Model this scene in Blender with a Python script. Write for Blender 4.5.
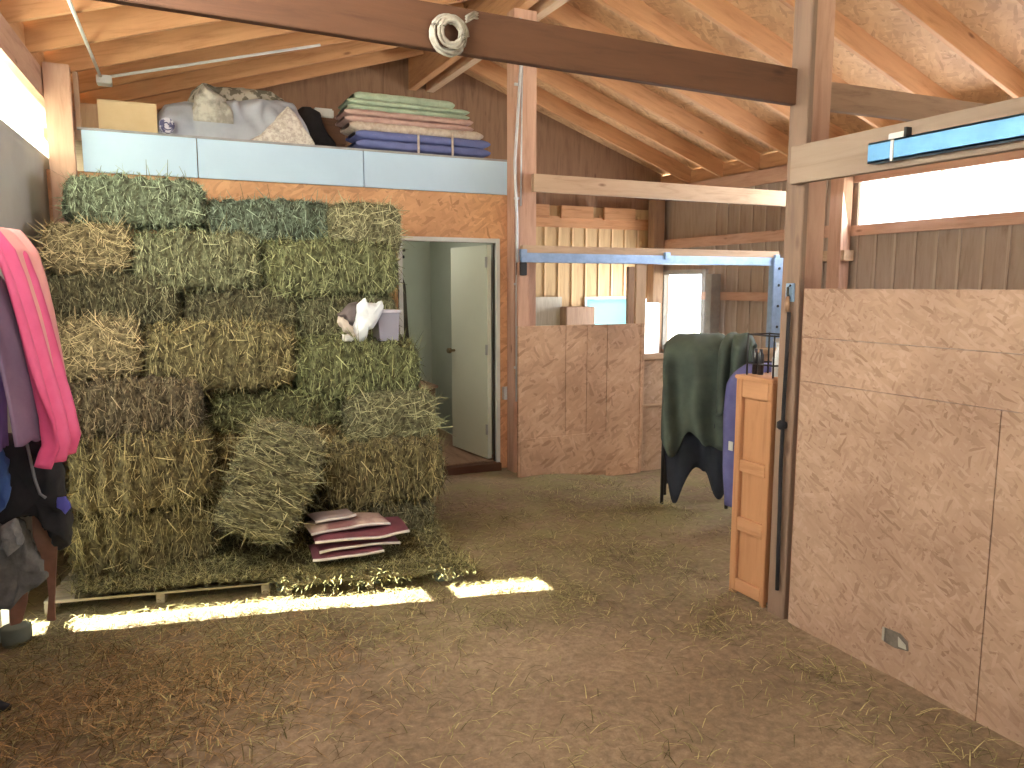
import bpy, bmesh, math, random
from mathutils import Vector, Matrix, noise
for o in list(bpy.data.objects): bpy.data.objects.remove(o)
S = bpy.context.scene; C = S.collection
# ---------------------------------------------------------------- camera
FPX, EYE, YAW, PIT = 760.0, 1.6, math.radians(25.3), math.radians(7.4)
cd = bpy.data.cameras.new('camera'); cam = bpy.data.objects.new('camera', cd); C.objects.link(cam)
cam.location = (0, 0, EYE); cam.rotation_euler = (math.pi/2 - PIT, 0, -YAW)
cd.sensor_width = 36; cd.lens = FPX/1024*36; cd.clip_start = .05; S.camera = cam
FW = Vector((math.sin(YAW)*math.cos(PIT), math.cos(YAW)*math.cos(PIT), -math.sin(PIT)))
RT = Vector((math.cos(YAW), -math.sin(YAW), 0)); UP = RT.cross(FW)
def P(u, v, y=None, x=None, z=None):
    """world point seen at a photo pixel, on the plane y=, x= or z="""
    d = FW + RT*((u-512)/FPX) - UP*((v-384)/FPX)
    t = y/d.y if y is not None else (x/d.x if x is not None else (z-EYE)/d.z)
    return Vector((0, 0, EYE)) + d*t
# ---------------------------------------------------------------- light
w = bpy.data.worlds.new('sky'); S.world = w; w.use_nodes = True
bg = w.node_tree.nodes['Background']; bg.inputs[0].default_value = (.80, .90, 1.0, 1); bg.inputs[1].default_value = 3.2
def lamp(name, kind, energy, loc, direction, color=(1, 1, 1), **kw):
    l = bpy.data.lights.new(name, kind); l.energy = energy; l.color = color
    for k, v in kw.items(): setattr(l, k, v)
    o = bpy.data.objects.new(name, l); C.objects.link(o); o.location = loc
    o.rotation_euler = Vector(direction).to_track_quat('-Z', 'Y').to_euler(); return o
SUNT = .755
lamp('sun', 'SUN', 75, (-6, 5, 6), (1, -.227, -SUNT*1.0254), (1, 1, .80), angle=.006)
lamp('fill_front_door', 'AREA', 16, (1.6, -2.95, 1.1), (.12, 1, .02), (.86, .93, 1), shape='RECTANGLE', size=1.2, size_y=2.0)  # added fill at an unseen doorway behind the camera
lamp('daylight_right_openings', 'AREA', 95, (6.27, 4.2, 2.4), (-1, -.1, -.25), (.9, .95, 1), shape='RECTANGLE', size=3.6, size_y=.42)
lamp('daylight_left_opening', 'AREA', 105, (-.60, 3.2, 2.62), (1, .15, -.12), (1, .96, .90), shape='RECTANGLE', size=4.2, size_y=.32)
lamp('daylight_window', 'AREA', 60, (6.2, 8.0, 1.3), (-1, -.25, -.05), (.95, .97, 1), shape='RECTANGLE', size=.7, size_y=.9)
lamp('tack_room_fill', 'AREA', 5, (1.9, 6.6, 2.36), (.1, .1, -1), (1, .96, .86), shape='DISK', size=.3)  # added lamp, unseen, to brighten the tack room interior
vs = S.view_settings; vs.view_transform = 'Standard'; vs.look = 'None'; vs.gamma = 1; vs.use_curve_mapping = False; vs.exposure = .42
# ---------------------------------------------------------------- materials
MC = {}
def nt(name):
    m = bpy.data.materials.new(name); m.use_nodes = True; t = m.node_tree
    return m, t, t.nodes['Principled BSDF']
def add(t, kind, **kw):
    n = t.nodes.new(kind)
    for k, v in kw.items():
        if k in n.inputs: n.inputs[k].default_value = v
        else: setattr(n, k, v)
    return n
def ramp(t, src, stops):
    r = t.nodes.new('ShaderNodeValToRGB'); e = r.color_ramp.elements
    while len(e) < len(stops): e.new(.5)
    for i, (p, c) in enumerate(stops): e[i].position = p; e[i].color = tuple(c)+(1,)
    t.links.new(src, r.inputs[0]); return r
def mat(name, c1, c2=None, scale=8, stretch=(1, 1, 1), rough=.8, metal=0, bump=.0, detail=5, lo=.35, hi=.65, objcol=False):
    if name in MC: return MC[name]
    m, t, b = nt(name); b.inputs['Roughness'].default_value = rough; b.inputs['Metallic'].default_value = metal
    c2 = c2 or tuple(k*.75 for k in c1)
    tc = add(t, 'ShaderNodeTexCoord'); mp = add(t, 'ShaderNodeMapping'); mp.inputs['Scale'].default_value = stretch
    t.links.new(tc.outputs['Object'], mp.inputs[0])
    n = add(t, 'ShaderNodeTexNoise', Scale=scale, Detail=detail, Roughness=.62); t.links.new(mp.outputs[0], n.inputs['Vector'])
    r = ramp(t, n.outputs['Fac'], [(lo, c2), (hi, c1)]); out = r.outputs[0]
    if objcol:
        oi = add(t, 'ShaderNodeObjectInfo'); mx = add(t, 'ShaderNodeMix', data_type='RGBA', blend_type='MULTIPLY')
        mx.inputs[0].default_value = 1; t.links.new(out, mx.inputs[6]); t.links.new(oi.outputs['Color'], mx.inputs[7]); out = mx.outputs[2]
    t.links.new(out, b.inputs['Base Color'])
    if bump:
        bp = add(t, 'ShaderNodeBump', Strength=bump, Distance=.02); t.links.new(n.outputs['Fac'], bp.inputs['Height']); t.links.new(bp.outputs[0], b.inputs['Normal'])
    MC[name] = m; return m
def wood(name, c1, c2, axis='x', scale=2.2, rough=.75):
    s = {'x': (1, 9, 9), 'y': (9, 1, 9), 'z': (9, 9, 1)}[axis]
    key = name+'_'+axis
    if key in MC: return MC[key]
    m, t, b = nt(key); b.inputs['Roughness'].default_value = rough
    tc = add(t, 'ShaderNodeTexCoord'); oi = add(t, 'ShaderNodeObjectInfo')
    ad = add(t, 'ShaderNodeVectorMath', operation='ADD'); t.links.new(tc.outputs['Object'], ad.inputs[0])
    ml = add(t, 'ShaderNodeVectorMath', operation='SCALE'); t.links.new(oi.outputs['Random'], ml.inputs['Scale']); ml.inputs[0].default_value = (7, 7, 7)
    t.links.new(ml.outputs[0], ad.inputs[1])
    mp = add(t, 'ShaderNodeMapping'); mp.inputs['Scale'].default_value = s; t.links.new(ad.outputs[0], mp.inputs[0])
    n = add(t, 'ShaderNodeTexNoise', Scale=scale, Detail=8, Roughness=.65, Distortion=.6); t.links.new(mp.outputs[0], n.inputs['Vector'])
    r = ramp(t, n.outputs['Fac'], [(.3, c2), (.48, [(a+2*bb)/3 for a, bb in zip(c2, c1)]), (.7, c1)])
    k = add(t, 'ShaderNodeTexVoronoi', Scale=2.6); mp2 = add(t, 'ShaderNodeMapping'); mp2.inputs['Scale'].default_value = {'x': (.7, 2, 2), 'y': (2, .7, 2), 'z': (2, 2, .7)}[axis]
    t.links.new(ad.outputs[0], mp2.inputs[0]); t.links.new(mp2.outputs[0], k.inputs['Vector'])
    kr = ramp(t, k.outputs['Distance'], [(.03, (.35, .25, .2)), (.09, (1, 1, 1))])
    mx = add(t, 'ShaderNodeMix', data_type='RGBA', blend_type='MULTIPLY'); mx.inputs[0].default_value = .8
    t.links.new(r.outputs[0], mx.inputs[6]); t.links.new(kr.outputs[0], mx.inputs[7]); t.links.new(mx.outputs[2], b.inputs['Base Color'])
    bp = add(t, 'ShaderNodeBump', Strength=.25, Distance=.01); t.links.new(n.outputs['Fac'], bp.inputs['Height']); t.links.new(bp.outputs[0], b.inputs['Normal'])
    MC[key] = m; return m
def osb(name, plane='yz', tint=(1, 1, 1), dark=1.0, S0=1.0):
    """oriented strand board: three layers of long flakes at different angles"""
    if name in MC: return MC[name]
    m, t, b = nt(name); b.inputs['Roughness'].default_value = .7
    tc = add(t, 'ShaderNodeTexCoord'); sp = add(t, 'ShaderNodeSeparateXYZ'); t.links.new(tc.outputs['Object'], sp.inputs[0])
    cb = add(t, 'ShaderNodeCombineXYZ'); ax = {'x': 0, 'y': 1, 'z': 2}
    t.links.new(sp.outputs[ax[plane[0]]], cb.inputs[0]); t.links.new(sp.outputs[ax[plane[1]]], cb.inputs[1])
    wn = add(t, 'ShaderNodeTexNoise', Scale=6, Detail=2); t.links.new(cb.outputs[0], wn.inputs['Vector'])
    wv = add(t, 'ShaderNodeVectorMath', operation='SCALE'); wv.inputs['Scale'].default_value = .05; t.links.new(wn.outputs['Color'], wv.inputs[0])
    av = add(t, 'ShaderNodeVectorMath', operation='ADD'); t.links.new(cb.outputs[0], av.inputs[0]); t.links.new(wv.outputs[0], av.inputs[1])
    cols = [(.62, .45, .32), (.565, .405, .28), (.67, .505, .37), (.51, .36, .245), (.60, .435, .30), (.43, .29, .19)]
    cols = [tuple(c*tt*dark for c, tt in zip(q, tint)) for q in cols]
    prev = None; hprev = None
    for i, (rot, off) in enumerate([(.25, 0), (-.7, 3.3), (1.2, 7.7), (2.6, 11.1)]):
        mp = add(t, 'ShaderNodeMapping'); mp.inputs['Rotation'].default_value = (0, 0, rot); mp.inputs['Location'].default_value = (off, off*.7, 0)
        t.links.new(av.outputs[0], mp.inputs[0])
        sc = add(t, 'ShaderNodeVectorMath', operation='MULTIPLY'); sc.inputs[1].default_value = (11*S0, 44*S0, 1); t.links.new(mp.outputs[0], sc.inputs[0])
        v = add(t, 'ShaderNodeTexVoronoi', Scale=1, voronoi_dimensions='2D', Randomness=1.0); t.links.new(sc.outputs[0], v.inputs['Vector'])
        s2 = add(t, 'ShaderNodeSeparateColor'); t.links.new(v.outputs['Color'], s2.inputs[0])
        r = ramp(t, s2.outputs[0], [(0, cols[5]), (.10, cols[3]), (.3, cols[1]), (.5, cols[4]), (.75, cols[0]), (1, cols[2])])
        if prev is None: prev = r.outputs[0]; hprev = s2.outputs[0]
        else:
            mk = ramp(t, s2.outputs[1], [(.60, (0, 0, 0)), (.62, (1, 1, 1))])
            mx = add(t, 'ShaderNodeMix', data_type='RGBA'); t.links.new(mk.outputs[0], mx.inputs[0]); t.links.new(prev, mx.inputs[6]); t.links.new(r.outputs[0], mx.inputs[7]); prev = mx.outputs[2]
            hm = add(t, 'ShaderNodeMix', data_type='FLOAT'); t.links.new(mk.outputs[0], hm.inputs[0]); t.links.new(hprev, hm.inputs[2]); t.links.new(s2.outputs[0], hm.inputs[3]); hprev = hm.outputs[0]
    # soften with a broad stain
    bn = add(t, 'ShaderNodeTexNoise', Scale=2.2, Detail=4); t.links.new(cb.outputs[0], bn.inputs['Vector'])
    br = ramp(t, bn.outputs['Fac'], [(.35, (.78, .74, .72)), (.65, (1, 1, 1))])
    mx = add(t, 'ShaderNodeMix', data_type='RGBA', blend_type='MULTIPLY'); mx.inputs[0].default_value = 1; t.links.new(prev, mx.inputs[6]); t.links.new(br.outputs[0], mx.inputs[7])
    t.links.new(mx.outputs[2], b.inputs['Base Color'])
    bp = add(t, 'ShaderNodeBump', Strength=.2, Distance=.004); t.links.new(hprev, bp.inputs['Height']); t.links.new(bp.outputs[0], b.inputs['Normal'])
    MC[name] = m; return m
FIR = ((.60, .32, .155), (.40, .185, .08)); PALE = ((.60, .42, .28), (.44, .285, .175)); OLD = ((.42, .27, .18), (.24, .14, .09)); STAIN_SHADE = ((.135, .058, .028), (.08, .033, .016)); PINK = ((.60, .37, .27), (.42, .23, .16))  # the darkest brown also carries the near tie beam's backlit shade
fir = lambda a='x': wood('fir', *FIR, a); pale = lambda a='x': wood('pale', *PALE, a); old = lambda a='x': wood('old', *OLD, a); stain_shade = lambda a='x': wood('stain_shade', *STAIN_SHADE, a); pink = lambda a='x': wood('pinkish', *PINK, a)
weather = lambda a='z': wood('weathered', (.42, .33, .27), (.29, .21, .165), a)
tanb = lambda a='z': wood('tan_board', (.60, .42, .22), (.44, .28, .14), a)
OSBR = osb('osb_partition', 'yz', (.96, .86, .89), .76, 1.9); OSBF = osb('osb_front', 'xz', (.95, .82, .75)); OSBO = osb('osb_orange', 'xz', (1.15, .85, .62)); OSBC = osb('osb_ceiling', 'xy', (1.0, .82, .60), 1.0, .9)
steel = mat('galvanised_steel', (.34, .46, .66), (.27, .37, .54), 14, rough=.42, metal=.55)
bluesteel = mat('blue_steel_track', (.14, .36, .64), (.11, .30, .56), 9, rough=.4, metal=.35)
black = mat('black_metal', (.02, .02, .022), rough=.5)
whitep = mat('white_paint', (.72, .72, .70), (.62, .62, .60), 5, rough=.5)
rub = mat('black_cloth', (.02, .018, .022), (.01, .01, .012), 12, rough=.9, bump=.3)
# ---------------------------------------------------------------- helpers
class MB:
    def __init__(s): s.bm = bmesh.new()
    def box(s, x0, x1, y0, y1, z0, z1, bev=0, mi=0):
        v = [s.bm.verts.new((x, y, z)) for x in (x0, x1) for y in (y0, y1) for z in (z0, z1)]
        fs = [s.bm.faces.new([v[i] for i in q]) for q in ((0, 1, 3, 2), (4, 6, 7, 5), (0, 4, 5, 1), (2, 3, 7, 6), (0, 2, 6, 4), (1, 5, 7, 3))]
        for f in fs: f.material_index = mi
        if bev: bmesh.ops.bevel(s.bm, geom=list({e for f in fs for e in f.edges}), offset=bev, segments=2, affect='EDGES')
        return s
    def tube(s, pts, r, n=8, cap=True, mi=0):
        pts = [Vector(p) for p in pts]; rr = r if isinstance(r, (list, tuple)) else [r]*len(pts); rings = []
        for i, p in enumerate(pts):
            d = (pts[min(i+1, len(pts)-1)] - pts[max(i-1, 0)]).normalized()
            a = d.cross(Vector((0, 0, 1)) if abs(d.z) < .9 else Vector((1, 0, 0))).normalized(); b = d.cross(a)
            rings.append([s.bm.verts.new(p + a*rr[i]*math.cos(q*2*math.pi/n) + b*rr[i]*math.sin(q*2*math.pi/n)) for q in range(n)])
        for i in range(len(rings)-1):
            for q in range(n):
                f = s.bm.faces.new((rings[i][q], rings[i][(q+1) % n], rings[i+1][(q+1) % n], rings[i+1][q])); f.smooth = True; f.material_index = mi
        if cap: s.bm.faces.new(rings[0][::-1]); s.bm.faces.new(rings[-1])
        return s
    def prism(s, poly, a0, a1, axis='y', mi=0):
        """poly of 2-D points extruded along an axis"""
        mk = {'y': lambda p, a: (p[0], a, p[1]), 'x': lambda p, a: (a, p[0], p[1]), 'z': lambda p, a: (p[0], p[1], a)}[axis]
        A = [s.bm.verts.new(mk(p, a0)) for p in poly]; B = [s.bm.verts.new(mk(p, a1)) for p in poly]; n = len(poly)
        for i in range(n): s.bm.faces.new((A[i], A[(i+1) % n], B[(i+1) % n], B[i])).material_index = mi
        s.bm.faces.new(A[::-1]).material_index = mi; s.bm.faces.new(B).material_index = mi; return s
    def grid(s, fn, nu, nv, mi=0, smooth=True):
        V = [[s.bm.verts.new(fn(i/nu, j/nv)) for j in range(nv+1)] for i in range(nu+1)]
        for i in range(nu):
            for j in range(nv):
                f = s.bm.faces.new((V[i][j], V[i+1][j], V[i+1][j+1], V[i][j+1])); f.smooth = smooth; f.material_index = mi
        return s
    def build(s, name, m, parent=None, loc=None, solid=0):
        bmesh.ops.recalc_face_normals(s.bm, faces=s.bm.faces)
        me = bpy.data.meshes.new(name); s.bm.to_mesh(me); s.bm.free()
        for q in (m if isinstance(m, (list, tuple)) else [m]): me.materials.append(q)
        o = bpy.data.objects.new(name, me); C.objects.link(o)
        if parent: o.parent = parent; o.matrix_parent_inverse = Matrix.Translation(-parent.location) if parent.rotation_euler.z == 0 else parent.matrix_basis.inverted()
        if solid:
            md = o.modifiers.new('s', 'SOLIDIFY'); md.thickness = solid; md.offset = 0
        return o
def tag(o, label, cat, group=None, kind=None):
    if label: o['label'] = label
    if cat: o['category'] = cat
    if group: o['group'] = group
    if kind: o['kind'] = kind
    return o
def thing(name, label, cat, loc=(0, 0, 0), group=None):
    o = bpy.data.objects.new(name, None); o.empty_display_size = .1; C.objects.link(o); o.location = loc
    return tag(o, label, cat, group)
def struct(mb, name, m, parent=None):
    o = mb.build(name, m, parent)
    if not parent: o['kind'] = 'structure'
    return o
def beam(name, p, q, w_, h_, m, label=None, cat=None, group=None, up=(0, 0, 1), parent=None, side=0):
    """timber with its own x axis running along the grain; p,q = centre line of the underside"""
    p, q = Vector(p), Vector(q); d = q-p; L = d.length; X = d.normalized(); Y = Vector(up).cross(X).normalized(); Z = X.cross(Y)
    mb = MB(); mb.box(0, L, -w_/2, w_/2, 0, h_, bev=.003)
    o = mb.build(name, m); o.matrix_world = Matrix(((X.x, Y.x, Z.x, p.x), (X.y, Y.y, Z.y, p.y), (X.z, Y.z, Z.z, p.z), (0, 0, 0, 1)))
    if parent: o.parent = parent; o.matrix_parent_inverse = parent.matrix_basis.inverted()
    if label: tag(o, label, cat, group)
    return o
rnd = random.Random(5)
# ---------------------------------------------------------------- floor / ground
def floor_z(x, y):
    k = min(1, max(0, (x-2.9)/.9))*min(1, max(0, (y-4.5)/1.0)); k = k*k*(3-2*k)
    return -.10*k + .012*noise.noise((x*1.3, y*1.3, 0)) + .006*noise.noise((x*5, y*5, 3)) + .003*noise.noise((x*17, y*17, 6))
def dirt():
    m, t, b = nt('dirt_floor'); b.inputs['Roughness'].default_value = .95
    tc = add(t, 'ShaderNodeTexCoord')
    n1 = add(t, 'ShaderNodeTexNoise', Scale=1.1, Detail=6, Roughness=.6); n2 = add(t, 'ShaderNodeTexNoise', Scale=26, Detail=6, Roughness=.7); n3 = add(t, 'ShaderNodeTexNoise', Scale=2.3, Detail=7, Roughness=.75)
    for n in (n1, n2, n3): t.links.new(tc.outputs['Object'], n.inputs['Vector'])
    r1 = ramp(t, n1.outputs['Fac'], [(.35, (.235, .165, .105)), (.65, (.37, .27, .18))])
    r2 = ramp(t, n2.outputs['Fac'], [(.3, (.55, .52, .5)), (.7, (1.1, 1.1, 1.1))])
    mx = add(t, 'ShaderNodeMix', data_type='RGBA', blend_type='MULTIPLY'); mx.inputs[0].default_value = 1; t.links.new(r1.outputs[0], mx.inputs[6]); t.links.new(r2.outputs[0], mx.inputs[7])
    # green-brown hay dust trodden into the soil in the back half of the aisle
    sp = add(t, 'ShaderNodeSeparateXYZ'); t.links.new(tc.outputs['Object'], sp.inputs[0])
    mr = add(t, 'ShaderNodeMapRange'); mr.inputs[1].default_value = 2.6; mr.inputs[2].default_value = 4.2; t.links.new(sp.outputs[1], mr.inputs[0])
    ml = add(t, 'ShaderNodeMath', operation='MULTIPLY'); r3 = ramp(t, n3.outputs['Fac'], [(.40, (0, 0, 0)), (.62, (.85, .85, .85))]); t.links.new(r3.outputs[0], ml.inputs[0]); t.links.new(mr.outputs[0], ml.inputs[1])
    m2 = add(t, 'ShaderNodeMix', data_type='RGBA'); t.links.new(ml.outputs[0], m2.inputs[0]); t.links.new(mx.outputs[2], m2.inputs[6]); m2.inputs[7].default_value = (.27, .245, .11, 1)
    t.links.new(m2.outputs[2], b.inputs['Base Color'])
    bp = add(t, 'ShaderNodeBump', Strength=.6, Distance=.012); t.links.new(n2.outputs['Fac'], bp.inputs['Height']); t.links.new(bp.outputs[0], b.inputs['Normal'])
    return m
mb = MB(); mb.grid(lambda a, b: (lambda x, y: (x, y, floor_z(x, y)))(-1.0+7.4*a, -3.2+12*b), 150, 240); struct(mb, 'floor', dirt())
mb = MB(); mb.box(-40, 40, -40, 40, -.34, -.20); struct(mb, 'ground', mat('outside_ground', (.80, .76, .66), (.72, .67, .56), 2))
# ---------------------------------------------------------------- shell
def lx(y): return -.647 + .059*(y-4.78)          # inner face of the left wall
def lwall(mb, y0, y1, z0, z1, off=0, th=.05): mb.prism([(lx(y0)+off, y0), (lx(y1)+off, y1), (lx(y1)+off-th, y1), (lx(y0)+off-th, y0)], z0, z1, 'z')
grey = mat('grey_painted_board', (.50, .50, .485), (.45, .445, .43), 3, rough=.6)
G0, G1 = 3.975, 4.135
mb = MB(); lwall(mb, -3, G0, -.1, 2.45); lwall(mb, G1, 8.7, -.1, 2.45); lwall(mb, G0, G1, 2.0, 2.45); lwall(mb, G0, G1, 1.52, 1.585); lwall(mb, G0, G1, .165, .215)
lwall(mb, -3, 8.7, 2.80, 2.97, -.0, .05)
struct(mb, 'wall_left', grey)
def translucent(name, c):
    m, t, b = nt(name); tr = add(t, 'ShaderNodeBsdfTranslucent'); tr.inputs[0].default_value = c+(1,); df = add(t, 'ShaderNodeBsdfDiffuse'); df.inputs[0].default_value = c+(1,)
    mx = add(t, 'ShaderNodeMixShader'); mx.inputs[0].default_value = .3; t.links.new(tr.outputs[0], mx.inputs[1]); t.links.new(df.outputs[0], mx.inputs[2]); t.links.new(mx.outputs[0], t.nodes['Material Output'].inputs[0]); return m
fibre = translucent('fibreglass_panel', (.75, .78, .74))
mb = MB(); lwall(mb, -3, 8.65, 2.45, 2.80, -.03, .004); struct(mb, 'window_3', fibre)
mb = MB(); lwall(mb, -3, 8.65, 2.795, 2.985, .03, .045); struct(mb, 'trim_1', pink('y'))
XR, YB = 6.3, 8.65
def RZL(x): return 2.985 + .31*(x+.62)
def RZR(x): return 4.06 - .348*(x-2.93)
# outer right wall with long slot opening and a window
W1 = (7.67, 8.44, .80, 1.74)
mb = MB()
for (y0, y1, z0, z1) in ((-3, 5.42, -.2, 2.17), (-3, 5.42, 2.6, 2.9), (5.42, W1[0], -.2, 2.9), (W1[0], W1[1], -.2, W1[2]), (W1[0], W1[1], W1[3], 2.9), (W1[1], YB, -.2, 2.9)): mb.box(XR, XR+.03, y0, y1, z0, z1)
struct(mb, 'wall_right', weather('z'))
mb = MB(); y = -2.8                       # battens on the right wall boards
while y < 8.6:
    if y < 5.4: mb.box(XR-.012, XR, y-.012, y+.012, -.1, 2.14)
    elif not (W1[0]-.03 < y < W1[1]+.03): mb.box(XR-.012, XR, y-.012, y+.012, -.1, 2.85)
    y += .21
struct(mb, 'trim_2', wood('grey_batten', (.50, .40, .33), (.36, .27, .22), 'z'))
for i, (y0, y1, z0, z1) in enumerate(((-3, 5.45, 2.59, 2.80), (-3, 5.45, 2.08, 2.18), (5.5, 8.6, 2.08, 2.2), (5.5, W1[0], 1.42, 1.52), (5.5, 8.6, .72, .80), (-3, 8.6, 2.72, 2.88))):
    mb = MB(); mb.box(XR-.045-.002*i, XR-.012, y0, y1, z0, z1, bev=.003); struct(mb, 'trim_%d' % (3+i), pink('y'))
mb = MB()
for q in ((W1[0]-.07, W1[0], W1[2]-.05, W1[3]+.06), (W1[1], W1[1]+.05, W1[2]-.05, W1[3]+.06)): mb.box(XR-.05, XR-.0, *q)
mb.box(XR-.06, XR+.0, W1[0], W1[1], W1[2]-.06, W1[2]); mb.box(XR-.05, XR, W1[0], W1[1], W1[3], W1[3]+.06); struct(mb, 'window_1', mat('grey_window_frame', (.40, .38, .36), rough=.6))
# back (gable) wall
mb = MB(); o1 = (6.02, 6.22, .8, 1.42); o2 = (5.16, 5.80, .98, 1.42)
mb.box(-.8, o2[0], YB, YB+.03, -.2, 2.6); mb.box(o2[0], o2[1], YB, YB+.03, -.2, o2[2]); mb.box(o2[0], o2[1], YB, YB+.03, o2[3], 2.6); mb.box(o2[1], o1[0], YB, YB+.03, -.2, 2.6)
mb.box(o1[0], o1[1], YB, YB+.03, -.2, o1[2]); mb.box(o1[0], o1[1], YB, YB+.03, o1[3], 2.6); mb.box(o1[1], XR+.03, YB, YB+.03, -.2, 2.6)
struct(mb, 'wall_back', tanb('z'))
mb = MB(); mb.prism([(-.8, 2.6), (XR+.03, 2.6), (XR+.03, 2.95), (XR+.03, 3.08), (2.93, RZR(2.93)+.2), (-.8, RZL(-.8)+.2)], YB-.01, YB+.04); struct(mb, 'wall_gable', wood('gable', (.30, .17, .10), (.17, .09, .05), 'z'))
mb = MB(); x = 2.95
while x < 6.2:
    if not (o2[0] < x < o2[1]) and not (o1[0] < x < o1[1]): mb.box(x-.014, x+.014, YB-.014, YB, -.1, 2.5)
    else: mb.box(x-.014, x+.014, YB-.014, YB, 1.46, 2.5)
    x += .2
struct(mb, 'trim_9', wood('batten', (.74, .52, .30), (.6, .4, .2), 'z'))
mb = MB(); mb.box(2.95, 6.15, YB-.04, YB-.014, 2.33, 2.47, bev=.003); struct(mb, 'trim_10', fir('x'))
for i, (u0, u1) in enumerate(((561, 593), (604, 635), (531, 549))):
    a = P(u0, 210, y=YB-.06); b = P(u1, 210, y=YB-.06); mb = MB(); mb.box(a.x, b.x, YB-.075, YB-.04, 2.44, 2.60, bev=.003)
    tag(mb.build('blocking_board', fir('x')), ['short light board nailed across the top of the back wall, middle one', 'short light board nailed across the top of the back wall, nearest the corner post', 'short light board nailed across the top of the back wall, beside the centre post'][i], 'board', 'boards at the top of the back wall')
gl = translucent('blue_sheeting', (.28, .50, .60))
fr = MB(); fr.box(o2[0]-.03, o2[1]+.03, YB-.03, YB-.01, o2[2]-.03, o2[2]); fr.box(o2[0]-.03, o2[1]+.03, YB-.03, YB-.01, o2[3], o2[3]+.03); fr.box(o2[0]-.03, o2[0], YB-.03, YB-.01, o2[2], o2[3]); fr.box(o2[1], o2[1]+.03, YB-.03, YB-.01, o2[2], o2[3])
w2 = struct(fr, 'window_2', whitep); mb = MB(); mb.box(o2[0], o2[1], YB+.008, YB+.014, o2[2], o2[3]); mb.build('pane', gl, w2)
# unseen front wall, doorway narrowed to cut the light from behind the camera
mb = MB(); mb.box(-1.1, -.78, -3.05, -3, -.2, 3.1); mb.box(2.6, XR, -3.05, -3, -.2, 2.9); mb.prism([(-1.1, 2.95), (XR, 2.9), (XR, 3.08), (2.93, 4.26), (-1.1, 3.02)], -3.05, -3); mb.box(-.78, 1.0, -3.05, -3, -.2, 3.05); mb.box(2.2, 2.6, -3.05, -3, -.2, 3.05); mb.box(1.0, 2.2, -3.05, -3, 2.1, 3.05); struct(mb, 'wall_front', weather('z'))
# roof deck
mb = MB(); xo = -1.15
mb.prism([(xo, RZL(xo)+.20), (2.93, RZL(2.93)+.20), (2.93, RZL(2.93)+.24), (xo, RZL(xo)+.24)], -3.2, 8.9); mb.prism([(2.93, RZR(2.93)+.19), (7.0, RZR(7.0)+.19), (7.0, RZR(7.0)+.23), (2.93, RZR(2.93)+.23)], -3.2, 8.9)
struct(mb, 'ceiling', OSBC)
mb = MB()
lwall(mb, -3, 8.65, 2.96, 3.155, 0, .03); struct(mb, 'trim_11', fir('y'))
mb = MB(); mb.box(XR, XR+.03, -3, 8.65, 2.88, 3.05); struct(mb, 'trim_12', fir('y'))
# rafters
ord_ = ['1st', '2nd', '3rd']+['%dth' % i for i in range(4, 25)]
k = 0; y = 5.01 - .61*8; 
while y < 8.6:
    x0 = lx(4)-.1
    beam('rafter', (x0, y, RZL(x0)), (2.77, y, RZL(2.77)), .04, .20, fir(), 'wooden roof rafter on the left slope, %s one in from the front of the barn' % ord_[k], 'rafter', 'rafters on the left roof slope')
    yy = y-.03
    beam('rafter', (3.09, yy, RZR(3.09)), (6.9, yy, RZR(6.9)), .04, .19, fir(), 'wooden roof rafter on the right slope, %s one in from the front of the barn' % ord_[k], 'rafter', 'rafters on the right roof slope')
    k += 1; y += .61
for x, l in ((2.825, 'left'), (3.035, 'right')):
    beam('ridge_beam', (x, -3, 3.80), (x, YB-.02, 3.80), .09, .40, fir() if l == 'left' else pale(), 'long wooden ridge beam under the roof peak, the %s one of the pair' % l, 'beam', 'pair of ridge beams')
# corner posts, centre posts
def post(name, x0, x1, y0, y1, z0, z1, m, label): 
    mb = MB(); mb.box(x0, x1, y0, y1, z0, z1, bev=.004); return tag(mb.build(name, m), label, 'post')
a = P(52, 150, y=5.88); b = P(75, 150, y=5.88); post('post', a.x-.02, b.x, 5.86, 5.96, 0, RZL(a.x), pink('z'), 'square wooden post at the left wall beside the blue-white loft fascia')
a = P(514, 300, y=5.78); b = P(536, 300, y=5.78); post('post', a.x, b.x+.0, 5.78, 5.92, -.05, 3.80, pink('z'), 'tall weathered post at the right end of the loft, with conduit beside it')
post('post', 6.08, 6.24, 8.45, 8.60, -.15, 2.72, old('z'), 'dark post in the far corner of the barn by the bright window')
a = P(836, 220, x=6.2); post('post', 6.12, 6.25, 5.44, 5.60, -.1, 2.72, pink('z'), 'wooden post at the end of the long bright opening in the right wall')
cp = thing('centre_post', 'tall built-up post of two planks at the end of the right chipboard partition', 'post', (2.72, 2.65, 0))
mb = MB(); mb.box(2.67, 2.70, 2.59, 2.70, 0, 3.8, bev=.003); mb.build('plank', wood('dark_plank', (.27, .175, .125), (.17, .105, .075), 'z'), cp)  # shadow on the post's left face put into this darker wood
mb = MB(); mb.box(2.718, 2.845, 2.625, 2.735, 0, 3.8, bev=.003); mb.build('plank', pink('z'), cp)
mb = MB(); mb.box(2.70, 2.718, 2.61, 2.70, 0, 3.8); mb.build('gap_shade', stain_shade('z'), cp)  # dark strip painted in as the shade of the gap between planks
post('post', 2.86, 2.95, 5.45-2.2, 5.45-2.11, -.02, 1.5, old('z'), 'short post behind the wooden cabinet') if False else None
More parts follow.
